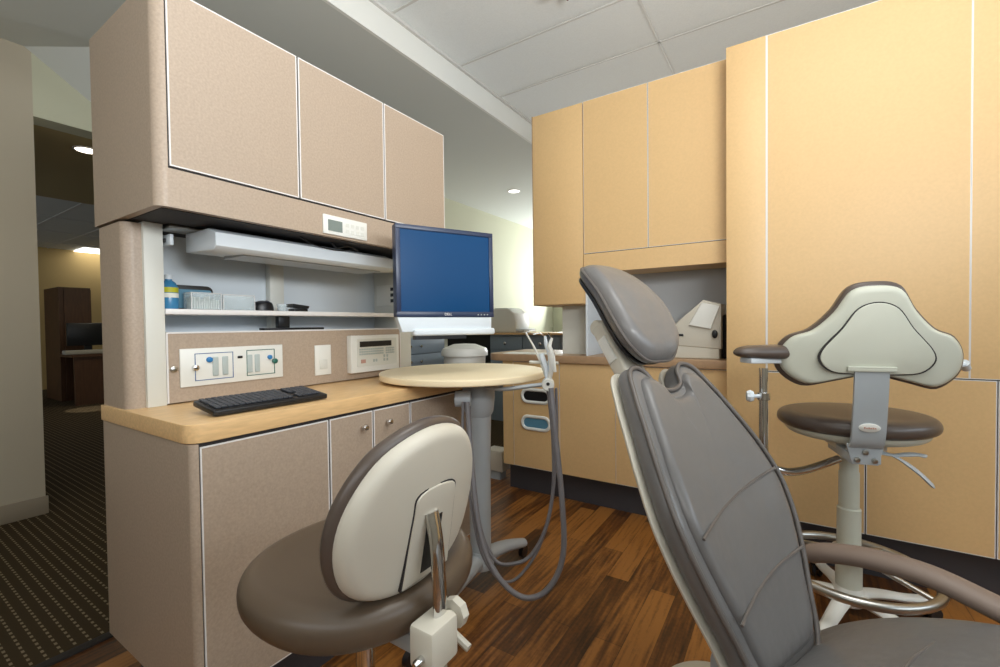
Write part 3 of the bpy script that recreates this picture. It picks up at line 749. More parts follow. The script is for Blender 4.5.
flat_door(YT, 1.10, 1.70, 0.192, 0.868, TU, 'door', m='peach', em='edge', axis='y', eg=0.003, gap=0.002)

# label printer like device in the niche
DV = empty('film_processor', (-0.42, 2.68, 0.906), 'white box shaped tabletop device with sloping top in the grey niche', 'device')
mYZ = frame((0, 0, 0.906), (1, 0, 0), (0, 0, 1), (0, -1, 0))     # x, z in, depth towards the viewer
pn = lambda px, py: (ony(px, py, 2.58).x, ony(px, py, 2.58).z-0.906)
b = bmesh.new(); prism(b, [(-0.605, 0.0), (-0.30, 0.0), (-0.30, 0.12), (-0.31, 0.135), (-0.605, 0.085), (-0.61, 0.07)], -2.78, -2.555, mYZ, bev=0.006); obj('base', b, 'offwhite', DV)
b = bmesh.new(); prism(b, [pn(674, 345), pn(722, 349), pn(722, 304), pn(704, 300), pn(675, 325)], -2.77, -2.55, mYZ, bev=0.006); obj('upper_housing', b, 'cream', DV)
b = bmesh.new(); prism(b, [pn(703, 303), pn(721, 306), pn(712, 329), pn(690, 325)], -2.56, -2.535, mYZ, bev=0.004); obj('slanted_lid', b, 'white', DV)
b = bmesh.new(); lathe(b, [(0, 0), (0.022, 0), (0.022, 0.012), (0.016, 0.016), (0, 0.016)], frame(ony(715, 334, 2.548), (1, 0, 0), (0, 0, 1), (0, -1, 0)), 20)
for v in b.verts: v.co.x = ony(715, 334, 2.548).x+(v.co.x-ony(715, 334, 2.548).x)*0.6
obj('side_knob', b, 'dark', DV)
b = bmesh.new(); q = ony(681, 335, 2.548); box(b, q.x-0.020, q.x+0.012, 2.545, 2.552, q.z-0.006, q.z+0.006, bev=0.002); obj('release_slot', b, 'dark', DV)
b = bmesh.new(); box(b, -0.292, -0.268, 2.60, 2.80, 0.906, 1.14, bev=0.012)
single('black_pouch', b, 'dark', 'black padded item squeezed between the white device and tall storage wall', 'pouch')
# papers on the rounded end of the worktop
for i, (px, py, w) in enumerate(((508, 354.6, 0.10), (532, 354.4, 0.08))):
    q = onz(px, py, 0.9065)
    b = bmesh.new(); box(b, q.x-w, q.x+w, 2.52, 2.66, 0.9055, 0.908+0.001*i)
    single('paper_sheet', b, 'paper', ('white paper sheet at the rounded left end of the brown worktop', 'white paper sheet on the brown worktop just left of the instruments')[i], 'paper', 'papers on the far worktop')

# ------------------------------------------------------------ stool builders
def star_base(parent, n, rad, hubz, m, rot=0.0, wheel='dark'):
    b = bmesh.new(); lathe(b, [(0, hubz-0.03), (0.045, hubz-0.03), (0.05, hubz), (0.036, hubz+0.045), (0, hubz+0.045)], None, 28); obj('hub', b, m, parent, False)
    for k in range(n):
        a = rot+2*PI*k/n; c, s = math.cos(a), math.sin(a)
        b = bmesh.new()
        prof = [(0.02, hubz), (rad*0.35, hubz-0.004), (rad*0.7, hubz-0.022), (rad, 0.078)]
        tube(b, catmull([(p[0]*c, p[0]*s, p[1]) for p in prof], 5, False), [0.030-0.0008*i for i in range(16)], 12, flat=(1.0, 0.6)); 
        L_ = obj('leg', b, m, parent, False)
        b = bmesh.new()
        for o_ in (-0.013, 0.013):
            lathe(b, [(0, -0.007), (0.022, -0.007), (0.026, -0.003), (0.026, 0.003), (0.022, 0.007), (0, 0.007)], frame((rad*c-s*o_, rad*s+c*o_, 0.027), (0, 0, 1), (c, s, 0)), 18)
        tube(b, [(rad*c, rad*s, 0.03), (rad*c, rad*s, 0.075)], 0.008, 8); box(b, rad*c-0.012, rad*c+0.012, rad*s-0.012, rad*s+0.012, 0.030, 0.055, bev=0.004)
        obj('caster', b, wheel, L_, False)

# ---- assistant stool on the left, seen from behind (faces -X)
sx, sy = -0.660, 0.545
A_ = empty('assistant_stool', (sx, sy, 0), 'brown padded stool with cream oval backrest in front of the beige base cabinet', 'stool', rz=math.radians(0))
out = [(0.192*math.copysign(abs(math.cos(a))**0.9, math.cos(a)), 0.200*math.copysign(abs(math.sin(a))**0.9, math.sin(a))) for a in [2*PI*k/64 for k in range(64)]]
b = bmesh.new(); pillow(b, out, 0.030, 0.036, mx=T(0, 0, 0.660), inset=0.16, dome=-0.006, e=2.2); obj('seat', b, 'vinylseat', A_, False, 60)
b = bmesh.new(); prism(b, [(x*0.62, y*0.62) for x, y in out], 0.612, 0.626, bev=0.004); obj('seat_plate', b, 'dark', A_, False)
b = bmesh.new(); lathe(b, [(0.024, 0.13), (0.024, 0.40), (0.017, 0.405), (0.017, 0.60)], None, 24); obj('gas_lift', b, 'chrome', A_, False)
star_base(A_, 5, 0.29, 0.10, 'offwhite', 0.3)
# backrest: plane leaned back, x local = along Y
bc = Vector((0.160, -0.030, 0.815)) 
tl = math.radians(11)
bu = Vector((0.0, 1, 0.0)).normalized(); bv = Vector((math.sin(tl), 0, math.cos(tl)))
bm_ = frame(bc, bu, bv)                                       # z axis = bu x bv
if bm_.col[2].x < 0: print('backrest frame flipped')
oc = catmull([(-0.185, -0.035), (-0.172, 0.045), (-0.110, 0.118), (0.0, 0.150), (0.110, 0.128), (0.172, 0.060), (0.185, -0.030), (0.150, -0.105), (0.060, -0.140), (-0.060, -0.140), (-0.150, -0.108)], 6)
oc = [(q[0]*0.81, q[1]*0.95) for q in oc]
def curve_back(depth):
    return lambda c: (c.x, c.y, c.z-depth*(c.x/0.18)**2)
b = bmesh.new(); pillow(b, oc, 0.012, 0.018, bend=curve_back(0.030), mx=bm_, inset=0.14, e=2.2, dome=0.0); BR = obj('backrest', b, 'vinyldk', A_, False, 60)
oc2 = [(x*0.95, y*0.94) for x, y in oc]
b = bmesh.new(); pillow(b, oc2, 0.024, 0.002, bend=curve_back(0.030), mx=bm_ @ T(0, 0, 0.008), inset=0.16, e=2.4, dome=0.004); SH = obj('back_shell', b, 'cream', A_, False, 60)
# raised tongue on the shell with the slot
tg = catmull([(-0.052, -0.108), (-0.046, 0.0), (-0.036, 0.040), (0.036, 0.040), (0.046, 0.0), (0.052, -0.108)], 6, False)
tg = [(p.x, p.y) for p in [Vector((q[0], q[1])) for q in tg]]
b = bmesh.new(); prism(b, [(x+0.008, y) for x, y in tg], 0.024, 0.0375, bm_, bev=0.002); obj('shell_tongue', b, 'cream', SH, False)
b = bmesh.new(); prism(b, [(x*1.05+0.008, y*1.03+0.001) for x, y in tg], 0.026, 0.0350, bm_); obj('tongue_seam', b, 'gap', SH, False)
b = bmesh.new(); box(b, -0.009, 0.025, -0.095, -0.006, 0.034, 0.0388, mx=bm_); obj('slot', b, 'dark', SH, False)
sl0 = bm_ @ Vector((0.008, -0.012, 0.034))
b = bmesh.new(); tube(b, catmull([(0.198, -0.032, 0.812), (0.208, -0.034, 0.77), (0.214, -0.036, 0.72), (0.218, -0.038, 0.66), (0.218, -0.038, 0.565)], 6, False), 0.0105, 12, flat=(1.4, 0.6)); obj('back_bar', b, 'chrome', A_, False)
b = bmesh.new(); box(b, 0.194, 0.240, -0.082, -0.022, 0.600, 0.664, bev=0.006); BK = obj('bracket', b, 'offwhite', A_, False)
b = bmesh.new(); box(b, 0.02, 0.205, -0.045, 0.000, 0.578, 0.612, bev=0.010); obj('seat_arm', b, 'grey', A_, False)
b = bmesh.new(); lathe(b, [(0, 0), (0.006, 0), (0.006, 0.012), (0.004, 0.016), (0, 0.016)], frame((0.220, -0.082, 0.622), (1, 0, 0), (0, 0, 1), (0, -1, 0)), 14); obj('clamp_screw', b, 'chrome', BK, False)
b = bmesh.new(); lathe(b, [(0, 0), (0.009, 0), (0.009, 0.016), (0.023, 0.018), (0.023, 0.032), (0.016, 0.034), (0, 0.030)], frame((0.216, -0.026, 0.645), (1, 0, 0), (0, 0, 1), (0, 1, 0)), 8); obj('clamp_knob', b, 'offwhite', BK, False, 20)
b = bmesh.new(); tube(b, catmull([(0.02, 0.02, 0.585), (0.12, 0.05, 0.575), (0.20, 0.055, 0.545)], 6, False), 0.007, 8); obj('height_lever', b, 'offwhite', A_, False)

# ---- operator stool on the right, seen from behind (turned to face the tall storage wall)
dx, dy = 0.185, 2.03
RZ = math.radians(14)                     # local +y = away from the camera
D_ = empty('operator_stool', (dx, dy, 0), 'dark brown stool with cloud shaped backrest and foot ring by the tall storage wall', 'stool', rz=RZ)
out = [(0.236*math.cos(a), 0.210*math.sin(a)) for a in [2*PI*k/64 for k in range(64)]]
b = bmesh.new(); pillow(b, out, 0.034, 0.028, mx=T(0.012, 0.0, 0.740), inset=0.20, e=2.2, dome=0.010); obj('seat', b, 'vinyldk', D_, False, 60)
b = bmesh.new(); pillow(b, [(x*0.90, y*0.90) for x, y in out], 0.004, 0.030, mx=T(0.012, 0.0, 0.714), inset=0.25, e=2.0); obj('seat_pan', b, 'sage', D_, False, 60)
b = bmesh.new(); box(b, -0.075, 0.075, -0.10, 0.08, 0.655, 0.690, bev=0.008); obj('mechanism', b, 'offwhite', D_, False)
b = bmesh.new(); lathe(b, [(0.040, 0.09), (0.040, 0.26), (0.036, 0.262), (0.036, 0.42), (0.031, 0.425), (0.031, 0.55), (0.028, 0.555), (0.028, 0.62), (0.020, 0.622), (0.020, 0.66)], None, 28); obj('telescopic_column', b, 'sage', D_, False)
star_base(D_, 5, 0.31, 0.105, 'white', 0.35)
# foot ring with spokes
b = bmesh.new(); tube(b, [(0.245*math.cos(2*PI*k/48), 0.245*math.sin(2*PI*k/48), 0.205) for k in range(48)], 0.016, 12, closed=True); FR = obj('foot_ring', b, 'steel', D_, False)
b = bmesh.new()
for a in (-0.75, 2.35, 0.8):
    tube(b, [(0.03*math.cos(a), 0.03*math.sin(a), 0.255), (0.245*math.cos(a), 0.245*math.sin(a), 0.205)], 0.009, 10)
obj('spokes', b, 'steel', FR, False)
b = bmesh.new(); lathe(b, [(0.041, 0.235), (0.050, 0.24), (0.050, 0.275), (0.041, 0.28)], None, 24); box(b, -0.035, 0.035, -0.068, -0.04, 0.238, 0.278, bev=0.005); obj('ring_clamp', b, 'offwhite', FR, False)
# backrest
cl = catmull([(0, 0.128), (0.060, 0.118), (0.100, 0.068), (0.150, 0.026), (0.203, 0.006), (0.232, -0.035), (0.222, -0.083), (0.165, -0.115), (0.085, -0.108), (0, -0.098), (-0.085, -0.108), (-0.165, -0.115), (-0.222, -0.083), (-0.232, -0.035), (-0.203, 0.006), (-0.150, 0.026), (-0.100, 0.068), (-0.060, 0.118)], 5)
cl = [(p.x*1.09, p.y*(1.45 if p.y > 0 else 1.08+0.26*min(1, abs(p.x)/0.16))) for p in cl]
tb = math.radians(6)
bo_ = Vector((-0.024, -0.235, 1.035))
bmx = frame(bo_, (1, 0.0, 0.0), (0, -math.sin(tb), math.cos(tb)))   # z axis = -y, towards the camera
bend2 = lambda c: (c.x, c.y, c.z-0.045*(c.x/0.23)**2)
b = bmesh.new(); pillow(b, cl, 0.012, 0.045, bend=bend2, mx=bmx, inset=0.13, e=2.2); obj('backrest', b, 'vinyldk', D_, False, 60)
b = bmesh.new(); pillow(b, [(x*0.955, y*0.93) for x, y in cl], 0.022, 0.002, bend=bend2, mx=bmx @ T(0, 0, 0.008), inset=0.12, e=2.4, dome=0.003); SHR = obj('back_shell', b, 'sage', D_, False, 60)
i1 = catmull([(0, 0.085), (0.045, 0.072), (0.080, 0.030), (0.118, -0.010), (0.132, -0.050), (0.105, -0.085), (0.05, -0.093), (-0.05, -0.093), (-0.105, -0.085), (-0.132, -0.050), (-0.118, -0.010), (-0.080, 0.030), (-0.045, 0.072)], 5)
i1 = [(p.x*1.09, p.y*(1.42 if p.y > 0 else 1.06)) for p in i1]
b = bmesh.new(); prism(b, [(x*1.03, y*1.03) for x, y in i1], 0.020, 0.0318, bmx); obj('inner_seam', b, 'gap', SHR, False)
b = bmesh.new(); prism(b, i1, 0.020, 0.0345, bmx, bev=0.0025); obj('inner_pad', b, 'sage', SHR, False)
# broad back support bar
sb0 = bmx @ Vector((0, -0.085, 0.040))
b = bmesh.new()
pts = [bmx @ Vector((0, -0.075, 0.040)), bmx @ Vector((0, -0.13, 0.042)), Vector((0, -0.255, 0.82)), Vector((0, -0.238, 0.715)), Vector((0, -0.20, 0.680))]
pts = catmull(pts, 5, False)
t = bmesh.new()
for sgn in (1,):
    lo, hi = [], []
    for i, p in enumerate(pts):
        w = 0.044; XO = -0.034
        lo.append((t.verts.new((-w+XO, p.y, p.z)), t.verts.new((w+XO, p.y, p.z)), t.verts.new((w+XO, p.y+0.010, p.z)), t.verts.new((-w+XO, p.y+0.010, p.z))))
    for a, c in zip(lo, lo[1:]):
        for k in range(4): t.faces.new((a[k], a[(k+1) % 4], c[(k+1) % 4], c[k]))
    t.faces.new(lo[0]); t.faces.new(lo[-1][::-1])
merge(b, t)
SBR = obj('support_bar', b, 'grey', D_, False)
b = bmesh.new(); box(b, -0.062, 0.062, -0.073, -0.066+0.0, 0.036, 0.046, bev=0.002, mx=bmx @ T(-0.012, -0.008, 0)); box(b, -0.074, 0.050, -0.090, -0.078, 0.030, 0.046, bev=0.003, mx=bmx); obj('top_collar', b, 'sage', SBR, False)
b = bmesh.new(); lathe(b, [(0, 0), (1, 0), (1, 0.004), (0.9, 0.005), (0, 0.005)], frame((-0.034, -0.2475, 0.765), (1, 0, 0), (0, -0.16, 1), None) @ Matrix.Diagonal((0.028, 0.014, 1, 1)), 28); BD = obj('oval_badge', b, 'white', SBR, False)
b = bmesh.new()
for k, hh in enumerate((0.006, 0.004, 0.005, 0.004, 0.005, 0.004)): box(b, -0.050+k*0.0055, -0.046+k*0.0055, -0.2545, -0.2530, 0.762, 0.762+hh)
obj('badge_lettering', b, 'pink', BD, False)
b = bmesh.new(); box(b, -0.072, 0.012, -0.212, -0.02, 0.640, 0.672, bev=0.004); BKT = obj('rear_bracket', b, 'grey', D_, False)
b = bmesh.new(); prism(b, [(-0.05, 0.0), (0.05, 0.0), (0.035, -0.065), (-0.035, -0.065)], -0.006, 0.006, frame((-0.034, -0.214, 0.705), (1, 0, 0), (0, 0, 1)), bev=0.002); obj('bracket_face', b, 'grey', BKT, False)
b = bmesh.new()
for x, z in ((-0.022, 0.655), (0.024, 0.655), (0.0, 0.680)): lathe(b, [(0.009, 0), (0.008, 0.006), (0, 0.008)], frame((x-0.034, -0.220, z), (1, 0, 0), (0, 0, 1), (0, -1, 0)), 12)
obj('bolts', b, 'steel', BKT, False)
for k, (e1, e2, rr) in enumerate((((0.13, -0.13, 0.662), (0.16, -0.14, 0.660), 0.013), ((0.11, -0.19, 0.625), (0.150, -0.20, 0.580), 0.014))):
    b = bmesh.new(); tube(b, catmull([(0.01, -0.15, 0.668), (0.06, -0.16, 0.662), e1, e2], 5, False), [0.010]*8+[rr]*7+[0.006], 10, flat=(1.2, 0.4)); obj('lever', b, 'grey', D_, False)
# armrest on the left with curved chrome post
ap = at
def loc(p): return Matrix.Rotation(-RZ, 3, 'Z') @ (Vector(p)-Vector((dx, dy, 0)))
b = bmesh.new()
tube(b, catmull([loc(at(838, 459, 1.56)), loc(at(805, 470, 1.53)), loc(at(782, 471, 1.50)), loc(at(767, 462, 1.50)), loc(at(763.5, 440, 1.50)), loc(at(763.5, 400, 1.50)), loc(at(763.5, 368, 1.50))], 6, False), 0.0135, 12)
AP = obj('arm_post', b, 'chrome', D_, False)
pa = loc(at(763.5, 396, 1.50))
b = bmesh.new(); lathe(b, [(0.0145, -0.014), (0.020, -0.012), (0.020, 0.012), (0.0145, 0.014)], T(*pa), 18); obj('collar', b, 'chrome', AP, False)
pk = loc(at(750, 396, 1.48))
b = bmesh.new(); tube(b, [pa, pk], 0.006, 8); lathe(b, [(0, -0.010), (0.016, -0.010), (0.020, 0), (0.016, 0.010), (0, 0.010)], frame(pk, (0, 0, 1), (0, 1, 0)), 8); obj('arm_knob', b, 'ltgrey', AP, False)
pt = loc(at(800, 354, 1.52))
pL, pR = loc(at(735, 353, 1.50)), loc(at(850, 353, 1.58))
au = (pR-pL).normalized(); al = (pR-pL).length
av = Vector((0, 0, 1)).cross(au).normalized()
mxa = frame((pL+pR)/2, au, av)
outa = [(al/2*math.copysign(abs(math.cos(a))**0.85, math.cos(a)), 0.055*math.copysign(abs(math.sin(a))**0.8, math.sin(a))) for a in [2*PI*k/48 for k in range(48)]]
b = bmesh.new(); pillow(b, outa, 0.026, 0.018, mx=mxa, inset=0.3, e=2.0, dome=0.004); obj('arm_pad', b, 'vinyldk', D_, False, 60)
b = bmesh.new(); box(b, -al/2+0.04, al/2-0.02, -0.028, 0.028, -0.034, -0.016, bev=0.004, mx=mxa); obj('arm_plate', b, 'ltgrey', D_, False)
b = bmesh.new(); tube(b, [loc(at(966, 368, 1.55)), loc(at(964, 363, 1.53))], 0.014, 10); tube(b, [loc(at(940, 372, 1.53)), loc(at(964, 364, 1.53))], 0.009, 8); obj('back_release_knob', b, 'ltgrey', D_, False)

# ------------------------------------------------------------ patient chair (foreground)
OX, OY, PHI, RC, ZH = -0.0345, 1.1625, math.radians(-23.33), math.radians(28.08), 0.39
C_ = empty('dental_chair', (OX, OY, 0), 'large taupe upholstered dental chair with headrest in the right foreground', 'dental chair', rz=PHI)
ub = Vector((-math.sin(RC), 0, math.cos(RC)))              # up along the backrest
nb = Vector((math.cos(RC), 0, math.sin(RC)))               # out of the upholstery, towards the patient
# local frame: x = lateral (far side +), y = along backrest, z = nb
CM = frame((0, 0, ZH), (0, 1, 0), ub, nb)
half = [(0.0, 0.168), (-0.03, 0.205), (0.06, 0.250), (0.16, 0.268), (0.28, 0.262), (0.40, 0.235), (0.50, 0.205), (0.58, 0.175), (0.635, 0.150)]
pts = [(0.0, -0.08), (0.12, -0.075), (0.160, -0.04), (0.190, 0.04), (0.228, 0.13), (0.256, 0.22), (0.262, 0.30), (0.240, 0.40), (0.205, 0.50), (0.172, 0.59), (0.145, 0.645), (0.105, 0.660), (0.072, 0.640), (0.055, 0.600), (0.0, 0.585)]
full = pts + [(-x, y) for x, y in pts[::-1] if x > 0]
oc = [(p.x*(0.93 if p.y < 0.25 else 0.93+0.07*min(1, (p.y-0.25)/0.3))*0.95-0.014, p.y) for p in catmull(full, 5)]
def spine(c):   # gentle S-curve of the back, hollow across
    x, y, z = c
    z += 0.028*math.sin(PI*(y+0.04)/0.70)*1.0 - 0.0 + 0.030*(x/0.27)**2
    return (x, y, z)
b = bmesh.new(); pillow(b, oc, 0.030, 0.030, bend=spine, mx=CM, inset=0.13, e=2.2, dome=0.004, rings=8); BKR = obj('backrest', b, 'vinyl', C_, False, 70)
# raised inner panel with welted edge
b = bmesh.new(); pillow(b, [(x*0.86, 0.30+(y-0.30)*0.90) for x, y in oc], 0.024, 0.004, bend=spine, mx=CM @ T(0, 0, 0.024), inset=0.12, e=2.2, dome=0.004); obj('inner_cushion', b, 'vinyl', BKR, False, 70)
pip = [Vector(spine((x*0.985, 0.30+(y-0.30)*0.985, 0.026))) for x, y in oc]
b = bmesh.new(); tube(b, [CM @ p for p in pip], 0.0065, 8, closed=True); obj('piping', b, 'trimpipe', BKR, False, 70)
def seam(y0, sag, w, name='seam'):
    b = bmesh.new(); P_ = []
    for k in range(25):
        x = -w+2*w*k/24
        y = y0+sag*x+0.012*math.cos(x/w*PI/2); x -= 0.014
        P_.append(CM @ Vector(spine((x, y, 0.051))))
    tube(b, P_, 0.0035, 6); obj(name, b, 'trimpipe', BKR, False)
seam(0.285, 0.20, 0.192); seam(0.110, 0.18, 0.165)
# white shell behind the upholstery
b = bmesh.new(); pillow(b, [((x+0.014)*1.025-0.014, 0.30+(y-0.30)*1.01) for x, y in oc], 0.004, 0.014, bend=spine, mx=CM @ T(0, 0, -0.034), inset=0.10, e=2.2); obj('back_shell', b, 'offwhite', C_, False, 70)
# headrest
HM = frame(CM @ Vector((0.0, 0.675, 0.030)), (0, 1, 0), Vector((-math.sin(RC+0.12), 0, math.cos(RC+0.12))))
if HM.col[2].x < 0: HM = frame(CM @ Vector((0.0, 0.675, 0.030)), (0, 1, 0), Vector((-math.sin(RC+0.12), 0, math.cos(RC+0.12))), nb)
hpts = [(0, -0.01), (0.06, -0.004), (0.106, 0.045), (0.120, 0.13), (0.112, 0.21), (0.086, 0.310), (0.048, 0.362), (0, 0.374)]
hf = hpts + [(-x, y) for x, y in hpts[::-1] if 0 < x]
hf = [(p.x-0.010, p.y) for p in catmull(hf, 6)]
hb = lambda c: (c.x, c.y, c.z+0.018*(c.x/0.12)**2+0.10*max(0, (c.y-0.15)/0.15)**2*-0.25)
b = bmesh.new(); pillow(b, hf, 0.045, 0.030, bend=hb, mx=HM, inset=0.30, e=2.1, dome=0.012, rings=8); HR = obj('headrest', b, 'vinyl', C_, False, 70)
b = bmesh.new(); tube(b, [HM @ Vector(hb(Vector((x*0.995, 0.14+(y-0.14)*0.995, 0.004)))) for x, y in hf], 0.005, 8, closed=True); obj('piping', b, 'trimpipe', HR, False)
b = bmesh.new(); pillow(b, [(x*0.93, 0.14+(y-0.14)*0.93) for x, y in hf], 0.004, 0.012, bend=hb, mx=HM @ T(0, 0, -0.028), inset=0.10); obj('headrest_plate', b, 'dark', HR, False)
b = bmesh.new()
box(b, -0.082, 0.0, -0.075, 0.170, -0.104, -0.052, bev=0.010, mx=HM, seg=3)
HS = obj('headrest_bracket', b, 'offwhite', C_, False)
b = bmesh.new(); lathe(b, [(0, -0.045), (0.020, -0.045), (0.024, -0.04), (0.024, 0.04), (0.020, 0.045), (0, 0.045)], HM @ frame((-0.034, 0.165, -0.086), (0, 0, 1), (0, 1, 0), (1, 0, 0)), 20); obj('pivot', b, 'offwhite', HS, False)
b = bmesh.new(); box(b, -0.086, -0.080, 0.045, 0.125, -0.096, -0.064, bev=0.002, mx=HM); obj('release_cover', b, 'white', HS, False)
# seat
SM = lambda x, y, z: Vector((x, y, z))
so = catmull([(-0.07, 0), (-0.06, 0.18), (0.0, 0.245), (0.12, 0.262), (0.30, 0.262), (0.46, 0.24), (0.62, 0.22), (0.78, 0.20), (0.88, 0.12), (0.90, 0), (0.88, -0.12), (0.78, -0.20), (0.62, -0.22), (0.46, -0.24), (0.30, -0.262), (0.12, -0.262), (0, -0.245), (-0.06, -0.18)], 5)
so = [(p.x, p.y) for p in so]
def sbend(c):
    x = c.x; zz = 0.30*(1-math.exp(-max(0, x)/0.32))-0.35*max(0, x-0.50)**1.3
    return (c.x, c.y, c.z+zz)
b = bmesh.new(); pillow(b, so, 0.035, 0.045, bend=sbend, mx=T(0, 0, 0.273), inset=0.10, e=2.2, rings=8, dome=0.004); SE = obj('seat', b, 'vinyl', C_, False, 70)
b = bmesh.new(); tube(b, [Vector(sbend(Vector((0.235, -0.24+0.48*k/16, 0.3125))))+Vector((0.05*(2*k/16-1)**2, 0, 0)) + Vector((0, 0, 0.0)) for k in range(17)], 0.0035, 6)
for v in b.verts: v.co.z += 0.0
bmesh.ops.translate(b, verts=b.verts, vec=(0, 0, 0.0))
obj('seam', b, 'trimpipe', SE, False)
for v in SE.children[0].data.vertices: v.co.z += 0.0
b = bmesh.new(); pillow(b, [(x*0.96, y*0.94) for x, y in so], 0.003, 0.03, bend=sbend, mx=T(0, 0, 0.231), inset=0.1); obj('seat_shell', b, 'offwhite', C_, False, 70)
# armrest on the far side
b = bmesh.new()
apts = catmull([(-0.040, 0.29, 0.466), (-0.022, 0.29, 0.482), (0.03, 0.29, 0.502), (0.10, 0.29, 0.518), (0.20, 0.29, 0.525), (0.30, 0.29, 0.507), (0.42, 0.295, 0.475), (0.56, 0.30, 0.43)], 6, False)
n_ = len(apts); rad = [0.030*min(1, 0.35+2.6*min(i, n_-1-i)/n_*3) for i in range(n_)]
tube(b, apts, rad, 16, flat=(1.15, 0.78)); obj('armrest', b, 'arm', C_, False, 70)
b = bmesh.new(); tube(b, catmull([(0.45, 0.315, 0.485), (0.47, 0.30, 0.40), (0.44, 0.22, 0.34)], 6, False), 0.020, 12); obj('armrest_support', b, 'offwhite', C_, False)
# lift and base
b = bmesh.new(); box(b, 0.02, 0.42, -0.12, 0.12, 0.11, 0.30, bev=0.03, seg=3); obj('lift_housing', b, 'offwhite', C_, False)
b = bmesh.new(); prism(b, rrect(-0.30, 0.75, -0.20, 0.20, 0.15, 10), 0.0, 0.11, bev=0.02); obj('base_plate', b, 'offwhite', C_, False)
b = bmesh.new(); box(b, -0.11, 0.06, -0.07, 0.07, 0.24, 0.32, bev=0.02); obj('back_hinge', b, 'grey', C_, False)

# ------------------------------------------------------------ far background
BD_ = empty('drawer_cabinet', (-2.95, 2.9, 0), 'blue grey drawer cabinet standing behind the round table', 'cabinet')
obj('body', B(-3.15, -2.77, 2.4, 3.28, 0.0, 0.985), 'blueg', BD_)
for k in range(5):
    z1 = 0.978-k*0.135
    d = obj('drawer', B(-2.77, -2.75, 2.41, 3.27, z1-0.128, z1, bev=0.002), 'blueg', BD_)
    knob(-2.75, 2.93, z1-0.06, d, r=0.014); knob(-2.75, 2.80, z1-0.06, d, r=0.014)
BN = empty('waste_bin', (-2.065, 2.69, 0), 'white round bin with domed lid between the drawer cabinet and far desk', 'bin')
b = bmesh.new(); lathe(b, [(0, 0), (0.15, 0), (0.185, 0.87), (0, 0.87)], T(-2.065, 2.69, 0) @ Matrix.Diagonal((0.86, 0.86, 1, 1)), 36); obj('bin_body', b, 'white', BN)
b = bmesh.new(); lathe(b, [(0.205, 0.87), (0.205, 0.90), (0.19, 0.925), (0.10, 0.955), (0, 0.96)], T(-2.065, 2.69, 0) @ Matrix.Diagonal((0.86, 0.86, 1, 1)), 36); obj('lid', b, 'white', BN)
FD = empty('far_desk', (-2.9, 4.5, 0), 'distant desk with grey drawers and dark kneehole near the bright window', 'desk')
obj('desk_top', B(-3.70, -1.95, 4.18, 4.85, 0.985, 1.005, bev=0.003), 'maple', FD)
obj('drawer_pedestal', B(-2.88, -1.98, 4.24, 4.84, 0.0, 0.985), 'blueg', FD)
obj('kneehole_panel', B(-3.69, -2.88, 4.45, 4.50, 0.0, 0.985), 'dark', FD)
for i, (x0, x1) in enumerate(((-2.87, -2.45), (-2.44, -2.0))):
    d = obj('drawer', B(x0, x1, 4.22, 4.24, 0.82, 0.965, bev=0.002), 'blueg', FD); knob((x0+x1)/2, 4.22, 0.89, d, 'y', 0.018)
PR = empty('desk_printer', (-2.78, 4.5, 1.005), 'rounded white machine standing on the distant desk right of the monitor', 'printer')
b = bmesh.new(); prism(b, [(-0.2, 0), (0.17, 0), (0.185, 0.10), (0.16, 0.22), (0.07, 0.285), (-0.10, 0.29), (-0.20, 0.22)], -0.16, 0.16, frame((-2.78, 4.5, 1.006), (1, 0, 0), (0, 0, 1)), bev=0.02); obj('housing', b, 'white', PR)
b = bmesh.new(); box(b, -2.62, -2.50, 4.36, 4.62, 1.02, 1.05, bev=0.006); obj('paper_tray', b, 'ltgrey', PR)
b = bmesh.new(); box(b, -1.83, -1.68, 2.60, 2.72, 0.06, 0.21, bev=0.012)
WB = single('floor_service_box', b, 'offwhite', 'small white box near the floor at the left end of the honey maple base cabinet', 'box')
b = bmesh.new(); box(b, -1.80, -1.71, 2.62, 2.70, 0.0, 0.06); obj('stem', b, 'grey', WB)
# downlights
def downlight(px, py, z, lab, rad=0.07, m='lampw'):
    q = onz(px, py, z); r = empty('downlight', q, lab, 'ceiling light', 'recessed round ceiling lights')
    b = bmesh.new(); lathe(b, [(rad*1.18, 0), (rad*1.2, -0.004), (rad, -0.006), (rad*0.97, 0)], T(*q), 32); obj('trim_ring', b, 'edge', r)
    b = bmesh.new(); lathe(b, [(rad*0.96, -0.001), (rad*0.96, -0.004), (0, -0.004)], T(*q), 32); obj('lens', b, m, r)
downlight(514, 191, 2.75, 'round downlight in the plaster ceiling left of the far wall cabinets')
downlight(87, 150, 2.36, 'round warm downlight in the dim hall ceiling at the left', 0.065, 'lamp')
q = onz(96, 251, 2.613)
b = bmesh.new(); box(b, q.x-0.3, q.x+0.3, q.y-0.25, q.y+0.45, 2.598, 2.612)
single('fluorescent_panel', b, 'lampw', 'bright rectangular ceiling panel far away in the office beyond the hall', 'ceiling light')
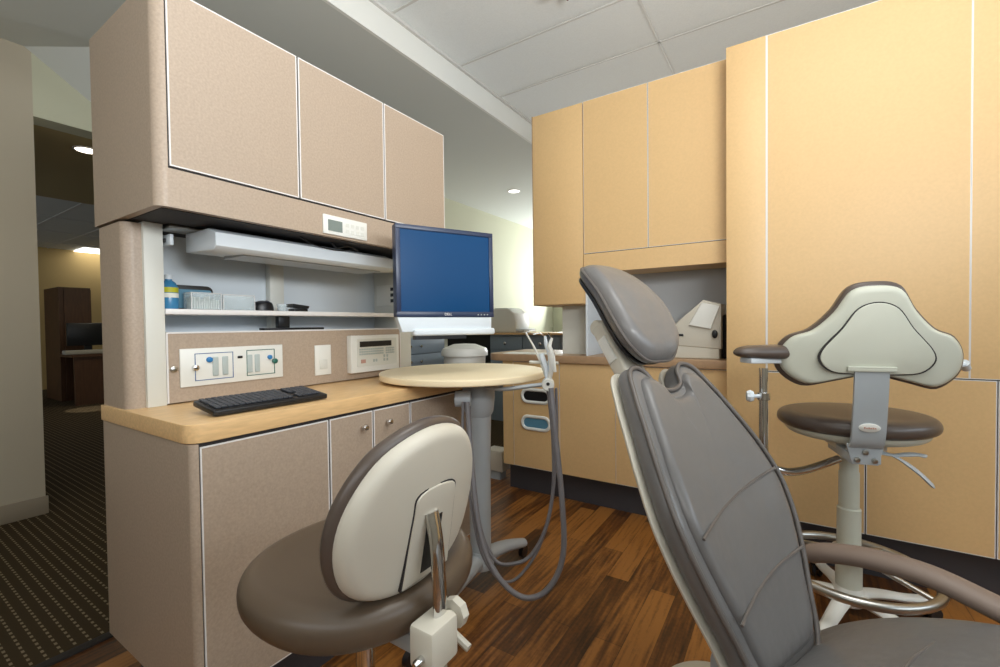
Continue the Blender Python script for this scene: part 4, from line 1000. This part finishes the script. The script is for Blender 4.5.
# ceiling ornament
oc0 = at(560, -13, 2.5)
OR = empty('hanging_ornament', (oc0.x, oc0.y, oc0.z), 'pointed dusty pink ornament hanging from the tiled ceiling at the very top', 'ornament')
star = []
for k in range(16):
    a = 2*PI*k/16+PI/16; r = 0.165 if k % 2 == 0 else 0.085
    star.append((r*math.cos(a), r*math.sin(a)))
b = bmesh.new(); prism(b, star, -0.006, 0.006, frame(oc0, (0.839, 0.544, 0), (-0.3, 0.45, 0.84)), bev=0.002); obj('star_body', b, mat('faded_red_brown_paper', (120, 78, 70), 0.7), OR)
b = bmesh.new(); lathe(b, [(0, -0.062), (0.008, -0.058), (0.010, -0.02), (0.004, 0.0)], T(*oc0), 12); obj('pendant', b, 'dwood', OR)
b = bmesh.new(); tube(b, [oc0, (oc0.x, oc0.y, 2.93)], 0.0015, 6); obj('thread', b, 'dark', OR)
# distant office furniture through the opening
W0 = onz(58, 378, 0.004)
TC = empty('wardrobe_cabinet', (-9.6, 2.75, 0), 'tall dark walnut cabinet in the distant ochre office', 'cabinet')
yA, yM, yB = onx(48, 300, -9.3).y, onx(64, 300, -9.3).y, onx(91, 300, -9.3).y
obj('cabinet_body', B(-10.1, -9.32, yA+0.12, yB, 0.0, onx(65, 287, -9.3).z), 'dwood', TC)
obj('door', B(-9.32, -9.30, yM, yB, 0.05, onx(65, 289, -9.3).z), 'dwood', TC)
DK = empty('office_desk', (-8.9, 3.3, 0), 'dark walnut desk in the distant office in front of the tall cabinet', 'desk')
yd0, yd1 = onx(66, 345, -8.8).y, onx(66, 345, -8.8).y+2.0
obj('desk_top', B(-9.28, -8.55, yd0, yd1, 0.70, 0.74), 'dwood', DK)
obj('front_panel', B(-8.62, -8.58, yd0+0.03, yd1-0.03, 0.0, 0.70), 'dwood', DK)
ym = onx(86, 330, -8.9).y
OM = empty('office_monitor', (-8.9, ym, 0.74), 'small dark monitor on the distant walnut desk', 'monitor')
b = bmesh.new(); box(b, -8.92, -8.88, ym-0.22, ym+0.26, 0.86, 1.20, bev=0.01); obj('screen', b, 'dark', OM)
b = bmesh.new(); box(b, -8.96, -8.84, ym-0.1, ym+0.14, 0.741, 0.76, bev=0.004); box(b, -8.93, -8.90, ym-0.02, ym+0.06, 0.76, 0.87); obj('stand', b, 'dark', OM)
b = bmesh.new(); box(b, -8.78, -8.64, ym-0.3, ym+0.25, 0.741, 0.80, bev=0.01); single('paper_pile', b, 'walln', 'low pile of papers on the distant walnut desk', 'papers')
sp_ = bpy.data.lights.new('hall_sun_spot', 'SPOT'); sp_.energy = 160; sp_.spot_size = math.radians(13); sp_.spot_blend = 0.2; sp_.color = (1, 0.95, 0.8)
so_ = bpy.data.objects.new('hall_sun_spot', sp_); COL.objects.link(so_); so_.location = (-7.2, 2.6, 2.3)
tgt = onz(94, 409, 0.0); so_.rotation_euler = (tgt-so_.location).to_track_quat('-Z', 'Y').to_euler()
